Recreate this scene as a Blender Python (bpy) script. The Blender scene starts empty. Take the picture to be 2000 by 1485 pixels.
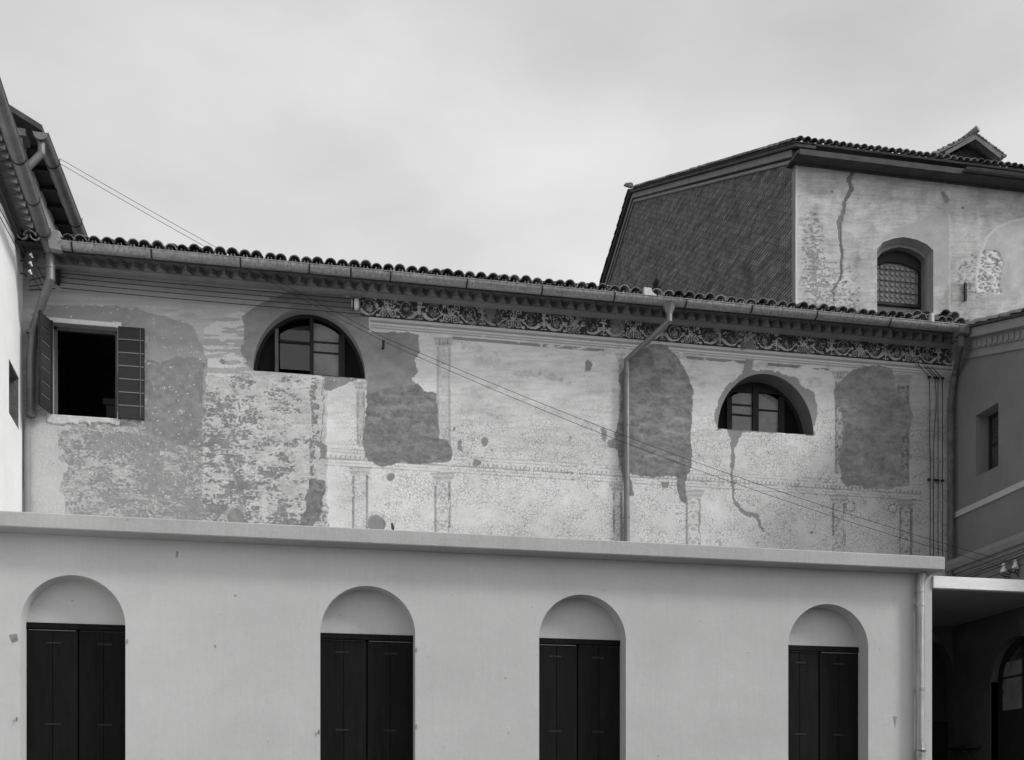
import bpy, bmesh, math, random
import numpy as np
from mathutils import Vector, Matrix
from mathutils.geometry import tessellate_polygon

random.seed(7)
scn = bpy.context.scene
COL = scn.collection
R = math.radians

# ------------------------------------------------------------------ camera, sky, sun, exposure
F = 2107.0; HOR = 1588.0; CD = 17.0; CZ = 1.6
TH = math.atan(400.0 / F); C = math.cos(TH); S = math.sin(TH)
cam_d = bpy.data.cameras.new('camera'); cam = bpy.data.objects.new('camera', cam_d); COL.objects.link(cam)
cam.location = (0, -CD, CZ); cam.rotation_euler = (R(90), 0, -TH)
cam_d.sensor_fit = 'HORIZONTAL'; cam_d.sensor_width = 36; cam_d.lens = 36 * F / 2000
cam_d.shift_y = (HOR - 742.5) / 2000; cam_d.clip_start = 0.1; cam_d.clip_end = 2000
scn.camera = cam

SUN_AZ = R(62)      # from the facade normal towards +X
SUN_EL = R(37)
SUN_DIR = Vector((math.sin(SUN_AZ) * math.cos(SUN_EL), -math.cos(SUN_AZ) * math.cos(SUN_EL), math.sin(SUN_EL)))
SUN_STR = 1.9; EXPOSURE = 0.0
HAZE_V = 5.3; NISH_K = 0.55
world = bpy.data.worlds.new('World'); scn.world = world; world.use_nodes = True
nt = world.node_tree; nt.nodes.clear()
N = nt.nodes.new; L = nt.links.new
wout = N('ShaderNodeOutputWorld'); bg = N('ShaderNodeBackground'); bg.inputs['Strength'].default_value = 0.1
sky = N('ShaderNodeTexSky'); sky.sky_type = 'NISHITA'; sky.sun_disc = False
sky.sun_elevation = SUN_EL
sky.sun_rotation = math.atan2(SUN_DIR.x, SUN_DIR.y)
sky.dust_density = 3.0
bw = N('ShaderNodeRGBToBW'); L(sky.outputs[0], bw.inputs[0])
mk = N('ShaderNodeMath'); mk.operation = 'MULTIPLY'; mk.inputs[1].default_value = NISH_K; L(bw.outputs[0], mk.inputs[0])
tc = N('ShaderNodeTexCoord'); mp = N('ShaderNodeMapping'); mp.inputs['Scale'].default_value = (1, 1, 2.2)
L(tc.outputs['Generated'], mp.inputs[0])
cn = N('ShaderNodeTexNoise'); cn.inputs['Scale'].default_value = 2.3; cn.inputs['Detail'].default_value = 5; cn.inputs['Roughness'].default_value = .5
L(mp.outputs[0], cn.inputs['Vector'])
cr = N('ShaderNodeMapRange'); cr.inputs['From Min'].default_value = .3; cr.inputs['From Max'].default_value = .7
cr.inputs['To Min'].default_value = HAZE_V * .74; cr.inputs['To Max'].default_value = HAZE_V * 1.26
L(cn.outputs[0], cr.inputs[0])
ad = N('ShaderNodeMath'); ad.operation = 'ADD'; L(mk.outputs[0], ad.inputs[0]); L(cr.outputs[0], ad.inputs[1])
# thin haze brightens towards the horizon, as overcast light does
sx = N('ShaderNodeSeparateXYZ'); L(tc.outputs['Generated'], sx.inputs[0])
hz = N('ShaderNodeMapRange'); hz.inputs['From Min'].default_value = 0.0; hz.inputs['From Max'].default_value = .75
hz.inputs['To Min'].default_value = 1.38; hz.inputs['To Max'].default_value = .92; L(sx.outputs[2], hz.inputs[0])
ml = N('ShaderNodeMath'); ml.operation = 'MULTIPLY'; L(ad.outputs[0], ml.inputs[0]); L(hz.outputs[0], ml.inputs[1])
sxr = N('ShaderNodeMapRange'); sxr.inputs['From Min'].default_value = -1; sxr.inputs['From Max'].default_value = 1
sxr.inputs['To Min'].default_value = .80; sxr.inputs['To Max'].default_value = 1.26; L(sx.outputs[0], sxr.inputs[0])
m3 = N('ShaderNodeMath'); m3.operation = 'MULTIPLY'; L(ml.outputs[0], m3.inputs[0]); L(sxr.outputs[0], m3.inputs[1])
L(m3.outputs[0], bg.inputs['Color']); L(bg.outputs[0], wout.inputs[0])

sl = bpy.data.lights.new('sun', 'SUN'); sun = bpy.data.objects.new('sun', sl); COL.objects.link(sun)
sl.energy = SUN_STR; sl.angle = R(10); sl.color = (1, .995, .985)
sun.rotation_euler = SUN_DIR.to_track_quat('Z', 'Y').to_euler(); sun.location = (8, -12, 25)
scn.view_settings.view_transform = 'Standard'; scn.view_settings.look = 'None'
scn.view_settings.exposure = EXPOSURE; scn.view_settings.gamma = 1; scn.view_settings.use_curve_mapping = False

# ------------------------------------------------------------------ survey helpers: a sighting onto a wall plane
def W(px, py, Y=0.0):
    u = (px - 1000) / F; v = (HOR - py) / F
    z = (Y + CD) / (C - u * S)
    return (z * (S + u * C), CZ + v * z)
def SX(px, py, X):
    u = (px - 1000) / F; v = (HOR - py) / F
    z = X / (S + u * C)
    return (z * (C - u * S) - CD, CZ + v * z)
def PR(X, Y, Z):
    D = Y + CD
    z = X * S + D * C; r = X * C - D * S
    return 1000 + F * r / z, HOR - F * (Z - CZ) / z

# ------------------------------------------------------------------ materials
MATS = {}
def mat(name, base, rough=.85, var=.12, scale=3.0, bump=.0, bscale=60.0, spec=.25, metal=0.0, rand=0.0,
        stretch=(1, 1, 1), spots=0.0, streak=0.0, fine=.05):
    m = bpy.data.materials.new(name); m.use_nodes = True; MATS[name] = m
    t = m.node_tree; n = t.nodes; l = t.links; n.clear()
    out = n.new('ShaderNodeOutputMaterial'); p = n.new('ShaderNodeBsdfPrincipled'); l.new(p.outputs[0], out.inputs[0])
    p.inputs['Roughness'].default_value = rough; p.inputs['Metallic'].default_value = metal
    p.inputs['Specular IOR Level'].default_value = spec
    co = n.new('ShaderNodeTexCoord'); ma = n.new('ShaderNodeMapping'); ma.inputs['Scale'].default_value = stretch
    l.new(co.outputs['Object'], ma.inputs[0])
    def math_(op, a, b):
        q = n.new('ShaderNodeMath'); q.operation = op
        for i, x in enumerate((a, b)):
            if isinstance(x, (int, float)): q.inputs[i].default_value = x
            else: l.new(x, q.inputs[i])
        return q.outputs[0]
    def noise(sc, det=6, ro=.6):
        q = n.new('ShaderNodeTexNoise'); q.inputs['Scale'].default_value = sc; q.inputs['Detail'].default_value = det
        q.inputs['Roughness'].default_value = ro; l.new(ma.outputs[0], q.inputs['Vector']); return q.outputs[0]
    n1 = noise(scale); n2 = noise(scale * 14, 4, .7)
    f = math_('ADD', 1.0, math_('MULTIPLY', math_('SUBTRACT', n1, .5), var * 4))
    f = math_('MULTIPLY', f, math_('ADD', 1.0, math_('MULTIPLY', math_('SUBTRACT', n2, .5), fine * 4)))
    if rand:
        oi = n.new('ShaderNodeObjectInfo')
        f = math_('MULTIPLY', f, math_('ADD', 1.0 - rand, math_('MULTIPLY', oi.outputs['Random'], rand * 2)))
    if spots:
        vo = n.new('ShaderNodeTexVoronoi'); vo.inputs['Scale'].default_value = 6; l.new(ma.outputs[0], vo.inputs['Vector'])
        sm = n.new('ShaderNodeMapRange'); sm.inputs['From Min'].default_value = .05; sm.inputs['From Max'].default_value = .085
        l.new(math_('ADD', vo.outputs['Distance'], math_('MULTIPLY', noise(2.2, 3), .55)), sm.inputs[0])
        sm.inputs['From Min'].default_value = .26; sm.inputs['From Max'].default_value = .33
        f = math_('MULTIPLY', f, math_('ADD', 1 - spots, math_('MULTIPLY', sm.outputs[0], spots)))
    if streak:
        mb = n.new('ShaderNodeMapping'); mb.inputs['Scale'].default_value = (13, 13, .6); l.new(co.outputs['Object'], mb.inputs[0])
        q = n.new('ShaderNodeTexNoise'); q.inputs['Scale'].default_value = 2.0; q.inputs['Detail'].default_value = 5
        l.new(mb.outputs[0], q.inputs['Vector'])
        f = math_('MULTIPLY', f, math_('ADD', 1.0, math_('MULTIPLY', math_('SUBTRACT', q.outputs[0], .5), streak * 4)))
    v = math_('MULTIPLY', f, base)
    l.new(v, p.inputs['Base Color'])
    if bump:
        b = n.new('ShaderNodeBump'); b.inputs['Strength'].default_value = bump; b.inputs['Distance'].default_value = .02
        l.new(math_('ADD', noise(bscale, 5, .7), math_('MULTIPLY', noise(bscale * .12, 3), 2.0)), b.inputs['Height'])
        l.new(b.outputs[0], p.inputs['Normal'])
    return m

mat('smooth_plaster', .485, .9, .09, .8, .15, 30, spots=.4, fine=.03, streak=.025)
mat('slab_plaster', .40, .9, .10, 1.1, .25, 40, streak=.05, spots=.4, fine=.05)
mat('brightened_limewash', .88, .9, .04, .8, .1, 30, fine=.02)  # limewash brightened for sunlight the eave keeps off the side wall
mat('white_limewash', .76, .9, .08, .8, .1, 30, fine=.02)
mat('rough_plaster', .27, .95, .18, 2.0, .6, 40, fine=.08)
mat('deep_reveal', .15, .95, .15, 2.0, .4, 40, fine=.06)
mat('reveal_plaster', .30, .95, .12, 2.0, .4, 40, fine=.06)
mat('brick_masonry', .20, .95, .3, 5.0, .9, 45, rand=.3, fine=.1)
mat('dark_brick', .13, .95, .3, 5.0, .9, 45, rand=.35, fine=.1)  # darker brick tone for the left wing cornice
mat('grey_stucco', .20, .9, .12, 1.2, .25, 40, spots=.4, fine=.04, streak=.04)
mat('string_stone', .45, .9, .12, 3.0, .3, 40, fine=.05)
mat('pale_stone', .25, .9, .12, 3.0, .3, 40, fine=.05)
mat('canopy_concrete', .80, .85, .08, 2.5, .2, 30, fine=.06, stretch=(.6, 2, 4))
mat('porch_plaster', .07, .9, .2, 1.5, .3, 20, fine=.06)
mat('terracotta_tile', .22, .9, .45, 9.0, .6, 60, rand=.6, fine=.15)
mat('roof_underlay', .06, .95, .2, 3.0)
mat('dark_soffit', .09, .95, .3, 3.0, .5, 30)
mat('zinc', .33, .5, .16, 4.0, .15, 50, spec=.5, metal=.6, stretch=(1, 1, 1), streak=.42, fine=.05)
mat('old_zinc', .20, .55, .2, 4.0, .15, 50, spec=.5, metal=.5, streak=.2, fine=.05)
mat('rusty_pipe', .11, .8, .5, 6.0, .5, 50, fine=.25, streak=.2)
mat('iron', .03, .7, .2, 8.0)
mat('pale_render', .55, .85, .1, 3, .2, 30)
mat('dark_shutter_paint', .007, .7, .45, 2.2, .25, 30, spec=.12, stretch=(6, 6, .8), rand=.15, fine=.12)
mat('shutter_board', .030, .7, .25, 4.0, .3, 40, stretch=(1, 6, 6), rand=.25, fine=.12)
mat('weathered_wood', .12, .85, .3, 5.0, .4, 40, stretch=(6, 6, 1), fine=.15)
mat('dark_wood', .018, .7, .2, 5.0, .2, 40)
mat('room_dark', .12, .95, .3, 1.0)
mat('room_pale', .30, .95, .2, 1.0)
mat('cable_rubber', .025, .7, .1, 3.0)
mat('porcelain', .78, .25, .05, 3.0, spec=.5)
mat('timber_pale', .15, .8, .25, 6.0, .3, 30, fine=.1)
mat('feathers', .09, .9, .4, 60.0)
mat('leaf_dark', .025, .8, .2, 10.0)
mat('ground_gravel', .09, .95, .15, .6, .3, 20, fine=.1)
mat('tile_floor', .35, .9, .15, 1.5, .2, 20)

def glass_mat(name, dust, tint, rough=.04):
    m = bpy.data.materials.new(name); m.use_nodes = True; MATS[name] = m
    t = m.node_tree; n = t.nodes; l = t.links; n.clear()
    out = n.new('ShaderNodeOutputMaterial')
    g = n.new('ShaderNodeBsdfGlossy'); g.inputs['Roughness'].default_value = rough; g.inputs['Color'].default_value = (.9, .9, .9, 1)
    tr = n.new('ShaderNodeBsdfTransparent'); tr.inputs['Color'].default_value = (tint, tint, tint, 1)
    fr = n.new('ShaderNodeFresnel'); fr.inputs['IOR'].default_value = 1.5
    m1 = n.new('ShaderNodeMixShader'); l.new(fr.outputs[0], m1.inputs[0]); l.new(tr.outputs[0], m1.inputs[1]); l.new(g.outputs[0], m1.inputs[2])
    d = n.new('ShaderNodeBsdfDiffuse'); d.inputs['Color'].default_value = (.5, .5, .5, 1)
    co = n.new('ShaderNodeTexCoord'); no = n.new('ShaderNodeTexNoise'); no.inputs['Scale'].default_value = 3; no.inputs['Detail'].default_value = 4
    l.new(co.outputs['Object'], no.inputs['Vector'])
    mr = n.new('ShaderNodeMapRange'); mr.inputs['From Min'].default_value = .3; mr.inputs['From Max'].default_value = .7
    mr.inputs['To Min'].default_value = dust * .75; mr.inputs['To Max'].default_value = dust * 1.25; l.new(no.outputs[0], mr.inputs[0])
    m2 = n.new('ShaderNodeMixShader'); l.new(mr.outputs[0], m2.inputs[0]); l.new(m1.outputs[0], m2.inputs[1]); l.new(d.outputs[0], m2.inputs[2])
    l.new(m2.outputs[0], out.inputs[0]); return m
glass_mat('dusty_glass', .34, .6)
glass_mat('clear_glass', .05, .75)
glass_mat('bullseye_glass', .30, .5, .15)

def paint_mat(name, crackle_scale=19.0, bump=.35):
    m = bpy.data.materials.new(name); m.use_nodes = True; MATS[name] = m
    t = m.node_tree; n = t.nodes; l = t.links; n.clear()
    out = n.new('ShaderNodeOutputMaterial'); p = n.new('ShaderNodeBsdfPrincipled'); l.new(p.outputs[0], out.inputs[0])
    p.inputs['Roughness'].default_value = .92; p.inputs['Specular IOR Level'].default_value = .15
    at = n.new('ShaderNodeAttribute'); at.attribute_name = 'paint'
    se = n.new('ShaderNodeSeparateColor'); l.new(at.outputs['Color'], se.inputs[0])
    co = n.new('ShaderNodeTexCoord')
    def math_(op, a, b, c=None):
        q = n.new('ShaderNodeMath'); q.operation = op
        for i, x in enumerate((a, b, c)):
            if x is None: continue
            if isinstance(x, (int, float)): q.inputs[i].default_value = x
            else: l.new(x, q.inputs[i])
        return q.outputs[0]
    def noise(sc, det=5, ro=.6):
        q = n.new('ShaderNodeTexNoise'); q.inputs['Scale'].default_value = sc; q.inputs['Detail'].default_value = det
        q.inputs['Roughness'].default_value = ro; l.new(co.outputs['Object'], q.inputs['Vector']); return q
    wn = noise(7, 3); ws = n.new('ShaderNodeVectorMath'); ws.operation = 'SCALE'; ws.inputs['Scale'].default_value = .11
    l.new(wn.outputs['Color'], ws.inputs[0])
    wa = n.new('ShaderNodeVectorMath'); wa.operation = 'ADD'; l.new(co.outputs['Object'], wa.inputs[0]); l.new(ws.outputs[0], wa.inputs[1])
    vo = n.new('ShaderNodeTexVoronoi'); vo.feature = 'DISTANCE_TO_EDGE'; vo.inputs['Scale'].default_value = crackle_scale
    l.new(wa.outputs[0], vo.inputs['Vector'])
    mr = n.new('ShaderNodeMapRange'); mr.inputs['From Min'].default_value = .02; mr.inputs['From Max'].default_value = .075
    mr.inputs['To Min'].default_value = 1; mr.inputs['To Max'].default_value = 0; l.new(vo.outputs['Distance'], mr.inputs[0])
    gate = n.new('ShaderNodeMapRange'); gate.inputs['From Min'].default_value = .36; gate.inputs['From Max'].default_value = .54
    l.new(noise(2.6, 3).outputs[0], gate.inputs[0])
    ck = math_('MULTIPLY', math_('MULTIPLY', mr.outputs[0], gate.outputs[0]), se.outputs[1])
    f = math_('ADD', 1.0, math_('MULTIPLY', math_('SUBTRACT', noise(45, 5, .75).outputs[0], .5), .55))
    f2 = math_('ADD', 1.0, math_('MULTIPLY', math_('SUBTRACT', noise(130, 3, .8).outputs[0], .5), .5))
    v = math_('MULTIPLY', math_('MULTIPLY', se.outputs[0], f), f2)
    v = math_('MULTIPLY', v, math_('SUBTRACT', 1.0, math_('MULTIPLY', ck, .48)))
    l.new(v, p.inputs['Base Color'])
    b = n.new('ShaderNodeBump'); b.inputs['Strength'].default_value = bump; b.inputs['Distance'].default_value = .01
    h = math_('SUBTRACT', math_('ADD', noise(60, 5, .7).outputs[0], math_('MULTIPLY', noise(14, 3).outputs[0], 2.0)), math_('MULTIPLY', ck, 1.5))
    l.new(h, b.inputs['Height']); l.new(b.outputs[0], p.inputs['Normal'])
    return m
paint_mat('painted_plaster')
paint_mat('church_plaster', 12.0, .3)

def gable_mat():
    m = bpy.data.materials.new('gable_brick'); m.use_nodes = True; MATS['gable_brick'] = m
    t = m.node_tree; n = t.nodes; l = t.links; n.clear()
    out = n.new('ShaderNodeOutputMaterial'); p = n.new('ShaderNodeBsdfPrincipled'); l.new(p.outputs[0], out.inputs[0])
    p.inputs['Roughness'].default_value = .95; p.inputs['Specular IOR Level'].default_value = .1
    co = n.new('ShaderNodeTexCoord'); sp = n.new('ShaderNodeSeparateXYZ'); l.new(co.outputs['Object'], sp.inputs[0])
    cb = n.new('ShaderNodeCombineXYZ'); l.new(sp.outputs[1], cb.inputs[0]); l.new(sp.outputs[2], cb.inputs[1])
    br = n.new('ShaderNodeTexBrick'); br.inputs['Scale'].default_value = 1; br.inputs['Brick Width'].default_value = .27
    br.inputs['Row Height'].default_value = .085; br.inputs['Mortar Size'].default_value = .014; br.inputs['Bias'].default_value = 0
    br.inputs['Color1'].default_value = (.14,) * 3 + (1,); br.inputs['Color2'].default_value = (.25,) * 3 + (1,); br.inputs['Mortar'].default_value = (.075,) * 3 + (1,)
    l.new(cb.outputs[0], br.inputs['Vector'])
    mp_ = n.new('ShaderNodeMapping'); mp_.inputs['Scale'].default_value = (1, 1.2, 6); l.new(co.outputs['Object'], mp_.inputs[0])
    no = n.new('ShaderNodeTexNoise'); no.inputs['Scale'].default_value = 1.0; no.inputs['Detail'].default_value = 9; no.inputs['Roughness'].default_value = .75
    l.new(mp_.outputs[0], no.inputs['Vector'])
    mr = n.new('ShaderNodeMapRange'); mr.inputs['From Min'].default_value = .3; mr.inputs['From Max'].default_value = .7
    mr.inputs['To Min'].default_value = .35; mr.inputs['To Max'].default_value = 1.75; l.new(no.outputs[0], mr.inputs[0])
    mm = n.new('ShaderNodeMix'); mm.data_type = 'RGBA'; mm.blend_type = 'MULTIPLY'; mm.inputs[0].default_value = 1
    l.new(br.outputs['Color'], mm.inputs[6]); l.new(mr.outputs[0], mm.inputs[7]); l.new(mm.outputs[2], p.inputs['Base Color'])
    b = n.new('ShaderNodeBump'); b.inputs['Strength'].default_value = .8; b.inputs['Distance'].default_value = .03
    mu = n.new('ShaderNodeMath'); mu.operation = 'MULTIPLY_ADD'; l.new(no.outputs[0], mu.inputs[0]); mu.inputs[1].default_value = 2; 
    iv = n.new('ShaderNodeMath'); iv.operation = 'SUBTRACT'; iv.inputs[0].default_value = 1; l.new(br.outputs['Fac'], iv.inputs[1])
    l.new(iv.outputs[0], mu.inputs[2]); l.new(mu.outputs[0], b.inputs['Height']); l.new(b.outputs[0], p.inputs['Normal'])
gable_mat()

# ------------------------------------------------------------------ object helpers
ORG = {}
def thing(name, loc, label, cat, group=None):
    o = bpy.data.objects.new(name, None); COL.objects.link(o); o.location = loc; o.empty_display_size = .2
    o['label'] = label; o['category'] = cat
    if group: o['group'] = group
    ORG[o.name] = Vector(loc); return o
def org(p):
    return ORG[p.name] if p is not None else Vector((0, 0, 0))
def link(name, me, parent, at=None, rot=None, label=None):
    o = bpy.data.objects.new(name, me); COL.objects.link(o)
    w = Vector(at) if at is not None else org(parent)
    if parent is not None:
        o.parent = parent; o.location = w - org(parent)
    else: o.location = w
    if rot is not None: o.rotation_euler = rot
    ORG[o.name] = w
    if label: o['label'] = label
    return o

class MB:
    def __init__(s): s.v = []; s.f = []
    def add(s, vs, fs):
        k = len(s.v); s.v += [tuple(p) for p in vs]; s.f += [tuple(i + k for i in f) for f in fs]; return s
    def box(s, x0, x1, y0, y1, z0, z1):
        return s.add([(x0, y0, z0), (x1, y0, z0), (x1, y1, z0), (x0, y1, z0), (x0, y0, z1), (x1, y0, z1), (x1, y1, z1), (x0, y1, z1)],
              [(0, 3, 2, 1), (4, 5, 6, 7), (0, 1, 5, 4), (1, 2, 6, 5), (2, 3, 7, 6), (3, 0, 4, 7)])
    def bar(s, a, b, w, h, up=(0, 0, 1)):
        a = Vector(a); b = Vector(b); d = (b - a).normalized(); u = Vector(up); r = d.cross(u).normalized(); u = r.cross(d).normalized()
        vs = []
        for p in (a, b):
            for i, j in ((-1, -1), (1, -1), (1, 1), (-1, 1)): vs.append(p + r * (w / 2 * i) + u * (h / 2 * j))
        return s.add(vs, [(3, 2, 1, 0), (4, 5, 6, 7), (0, 1, 5, 4), (1, 2, 6, 5), (2, 3, 7, 6), (3, 0, 4, 7)])
    def tube(s, pts, r, n=10, caps=True, flat=1.0):
        pts = [Vector(p) for p in pts]; rr = r if isinstance(r, (list, tuple)) else [r] * len(pts)
        k = len(s.v); prev = None
        for i, p in enumerate(pts):
            d = ((pts[min(i + 1, len(pts) - 1)] - pts[max(i - 1, 0)])).normalized()
            a = Vector((0, 0, 1)) if abs(d.z) < .9 else Vector((0, 1, 0))
            if prev is not None: a = prev
            x = d.cross(a).normalized(); y = x.cross(d).normalized(); prev = y
            for j in range(n):
                t = 2 * math.pi * j / n
                s.v.append(tuple(p + x * (rr[i] * math.cos(t)) + y * (rr[i] * flat * math.sin(t))))
        for i in range(len(pts) - 1):
            for j in range(n):
                s.f.append((k + i * n + j, k + i * n + (j + 1) % n, k + (i + 1) * n + (j + 1) % n, k + (i + 1) * n + j))
        if caps:
            s.f.append(tuple(k + j for j in range(n))[::-1]); e = k + (len(pts) - 1) * n; s.f.append(tuple(e + j for j in range(n)))
        return s
    def extr(s, poly, vec):
        n = len(poly); vec = Vector(vec); a = [Vector(p) for p in poly]; b = [p + vec for p in a]
        return s.add(a + b, [tuple(range(n))[::-1], tuple(range(n, 2 * n))] + [(i, (i + 1) % n, n + (i + 1) % n, n + i) for i in range(n)])
    def strip(s, la, lb, closed=False):
        k = len(s.v); n = len(la); s.v += [tuple(p) for p in la] + [tuple(p) for p in lb]
        for i in range(n if closed else n - 1):
            j = (i + 1) % n; s.f.append((k + i, k + j, k + n + j, k + n + i))
        return s
    def lathe(s, prof, c, axis=(0, 0, 1), n=10):
        ax = Vector(axis).normalized(); a = Vector((0, 0, 1)) if abs(ax.z) < .9 else Vector((1, 0, 0))
        x = ax.cross(a).normalized(); y = ax.cross(x); k = len(s.v); c = Vector(c)
        for r, h in prof:
            for j in range(n):
                t = 2 * math.pi * j / n; s.v.append(tuple(c + ax * h + x * r * math.cos(t) + y * r * math.sin(t)))
        for i in range(len(prof) - 1):
            for j in range(n): s.f.append((k + i * n + j, k + i * n + (j + 1) % n, k + (i + 1) * n + (j + 1) % n, k + (i + 1) * n + j))
        s.f.append(tuple(k + j for j in range(n))[::-1]); e = k + (len(prof) - 1) * n; s.f.append(tuple(e + j for j in range(n)))
        return s
    def mesh(s, name, m, o=Vector((0, 0, 0)), smooth=False, bevel=0):
        me = bpy.data.meshes.new(name); me.from_pydata([tuple(Vector(p) - o) for p in s.v], [], s.f)
        bm = bmesh.new(); bm.from_mesh(me)
        bmesh.ops.remove_doubles(bm, verts=bm.verts, dist=1e-5)
        if bevel:
            bmesh.ops.recalc_face_normals(bm, faces=bm.faces)
            bmesh.ops.bevel(bm, geom=[e for e in bm.edges if e.is_manifold and e.calc_face_angle(0) > .5], offset=bevel, segments=1, affect='EDGES', clamp_overlap=True)
        bmesh.ops.recalc_face_normals(bm, faces=bm.faces); bm.to_mesh(me); bm.free()
        if smooth:
            me.polygons.foreach_set('use_smooth', [True] * len(me.polygons))
            me.set_sharp_from_angle(angle=R(40))
        me.materials.append(MATS[m]); return me
    def build(s, name, m, parent=None, smooth=False, bevel=0, label=None):
        return link(name, s.mesh(name, m, org(parent), smooth, bevel), parent, label=label)

def holed(mb, outer, holes, P, depth, back=True):
    """a wall with openings: 2-D loops (a, b), P(a, b, d) maps them into space, d runs into the wall"""
    loops = [outer] + holes; flat = [p for lp in loops for p in lp]
    tris = tessellate_polygon([[Vector((a, b, 0)) for a, b in lp] for lp in loops])
    mb.add([P(a, b, 0) for a, b in flat], [tuple(t) for t in tris])
    if back: mb.add([P(a, b, depth) for a, b in flat], [tuple(t)[::-1] for t in tris])
    for lp in loops[1:] if not back else loops:
        mb.strip([P(a, b, 0) for a, b in lp], [P(a, b, depth) for a, b in lp], True)

def arch_loop(x0, x1, zb, zs, h, n=24):
    """opening with a round or flattened head: feet at zb, springing at zs, rise h"""
    cx = (x0 + x1) / 2; r = (x1 - x0) / 2
    top = [(cx + r * math.cos(t), zs + h * math.sin(t)) for t in [math.pi * i / n for i in range(n + 1)]]
    if zs - zb > .01: return [(x0, zb), (x1, zb)] + top
    return top

# ------------------------------------------------------------------ numpy noise and masks
rng = np.random.RandomState(11); TAB = rng.rand(256, 256)
def vn(x, y, sd=0):
    x = x + sd * 17.31; y = y + sd * 9.17
    ix = np.floor(x).astype(int); iy = np.floor(y).astype(int); fx = x - ix; fy = y - iy
    fx = fx * fx * (3 - 2 * fx); fy = fy * fy * (3 - 2 * fy)
    a = TAB[ix & 255, iy & 255]; b = TAB[(ix + 1) & 255, iy & 255]; c = TAB[ix & 255, (iy + 1) & 255]; d = TAB[(ix + 1) & 255, (iy + 1) & 255]
    return (a * (1 - fx) + b * fx) * (1 - fy) + (c * (1 - fx) + d * fx) * fy
def fbm(x, y, o=4, sd=0):
    v = 0; a = .5; t = 0
    for i in range(o):
        v = v + a * vn(x, y, sd + i); t += a; a *= .5; x = x * 2.03; y = y * 2.03
    return v / t
def inpoly(pts, x, y):
    r = np.zeros(x.shape, bool); n = len(pts)
    xs = [p[0] for p in pts]; ys = [p[1] for p in pts]
    bb = (x > min(xs)) & (x < max(xs)) & (y > min(ys)) & (y < max(ys))
    X = x[bb]; Yy = y[bb]; q = np.zeros(X.shape, bool)
    for i in range(n):
        x0, y0 = pts[i]; x1, y1 = pts[(i + 1) % n]
        if y0 == y1: continue
        c = ((y0 > Yy) != (y1 > Yy)) & (X < (x1 - x0) * (Yy - y0) / (y1 - y0) + x0)
        q ^= c
    r[bb] = q; return r
def segd(pts, x, y, ws=None):
    """distance to a polyline, less its local half width"""
    best = np.full(x.shape, 1e9)
    for i in range(len(pts) - 1):
        x0, y0 = pts[i]; x1, y1 = pts[i + 1]; dx = x1 - x0; dy = y1 - y0
        t = np.clip(((x - x0) * dx + (y - y0) * dy) / (dx * dx + dy * dy), 0, 1)
        d = np.hypot(x - x0 - t * dx, y - y0 - t * dy)
        if ws: d = d - (ws[i] * (1 - t) + ws[i + 1] * t)
        best = np.minimum(best, d)
    return best

def grid_wall(name, m, parent, x0, x1, z0, z1, step, holes, paint, Y):
    nx = int((x1 - x0) / step) + 1; nz = int((z1 - z0) / step) + 1
    gx = np.linspace(x0, x1, nx); gz = np.linspace(z0, z1, nz)
    X, Z = np.meshgrid(gx, gz); X = X.ravel().copy(); Z = Z.ravel().copy()
    ins = np.zeros(X.shape, bool)
    for h in holes: ins |= inpoly(h, X, Z)
    i = np.arange(nz - 1)[:, None] * nx + np.arange(nx - 1)[None, :]; i = i.ravel()
    q = np.stack([i, i + 1, i + nx + 1, i + nx], 1)
    q = q[~ins[q].all(1)]
    used = np.zeros(X.shape, bool); used[q.ravel()] = True
    mv = np.where(ins & used)[0]
    edge = np.zeros(X.shape, bool); edge[mv] = True
    if len(mv):
        bx = X[mv].copy(); bz = Z[mv].copy(); bd = np.full(len(mv), 1e9); ox = bx.copy(); oz = bz.copy()
        for h in holes:
            for k in range(len(h)):
                ax, az = h[k]; cx, cz = h[(k + 1) % len(h)]; dx = cx - ax; dz = cz - az; ll = dx * dx + dz * dz
                if ll < 1e-12: continue
                t = np.clip(((ox - ax) * dx + (oz - az) * dz) / ll, 0, 1); qx = ax + t * dx; qz = az + t * dz
                d = np.hypot(ox - qx, oz - qz); s = d < bd; bx[s] = qx[s]; bz[s] = qz[s]; bd[s] = d[s]
        X[mv] = bx; Z[mv] = bz
    alb, ck, dsp = paint(X, Z); dsp = np.where(edge, 0, dsp)
    remap = np.cumsum(used) - 1; q = remap[q]; X = X[used]; Z = Z[used]; alb = alb[used]; ck = ck[used]; dsp = dsp[used]
    o = org(parent); co = np.stack([X - o.x, Y - dsp - o.y, Z - o.z], 1).astype(np.float32)
    me = bpy.data.meshes.new(name); me.vertices.add(len(co)); me.vertices.foreach_set('co', co.ravel())
    me.loops.add(q.size); me.loops.foreach_set('vertex_index', q.ravel().astype(np.int32))
    me.polygons.add(len(q)); me.polygons.foreach_set('loop_start', np.arange(0, q.size, 4, dtype=np.int32))
    me.update(calc_edges=True)
    at = me.attributes.new('paint', 'FLOAT_COLOR', 'POINT')
    cc = np.stack([alb, ck, np.zeros_like(alb), np.ones_like(alb)], 1).astype(np.float32); at.data.foreach_set('color', cc.ravel())
    me.polygons.foreach_set('use_smooth', np.ones(len(q), bool))
    me.materials.append(MATS[m]); return link(name, me, parent)

# ================================================================== SETTING
g = MB(); g.box(-400, 400, -400, 400, -.3, 0); go = g.build('ground', 'ground_gravel'); go['kind'] = 'structure'

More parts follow.
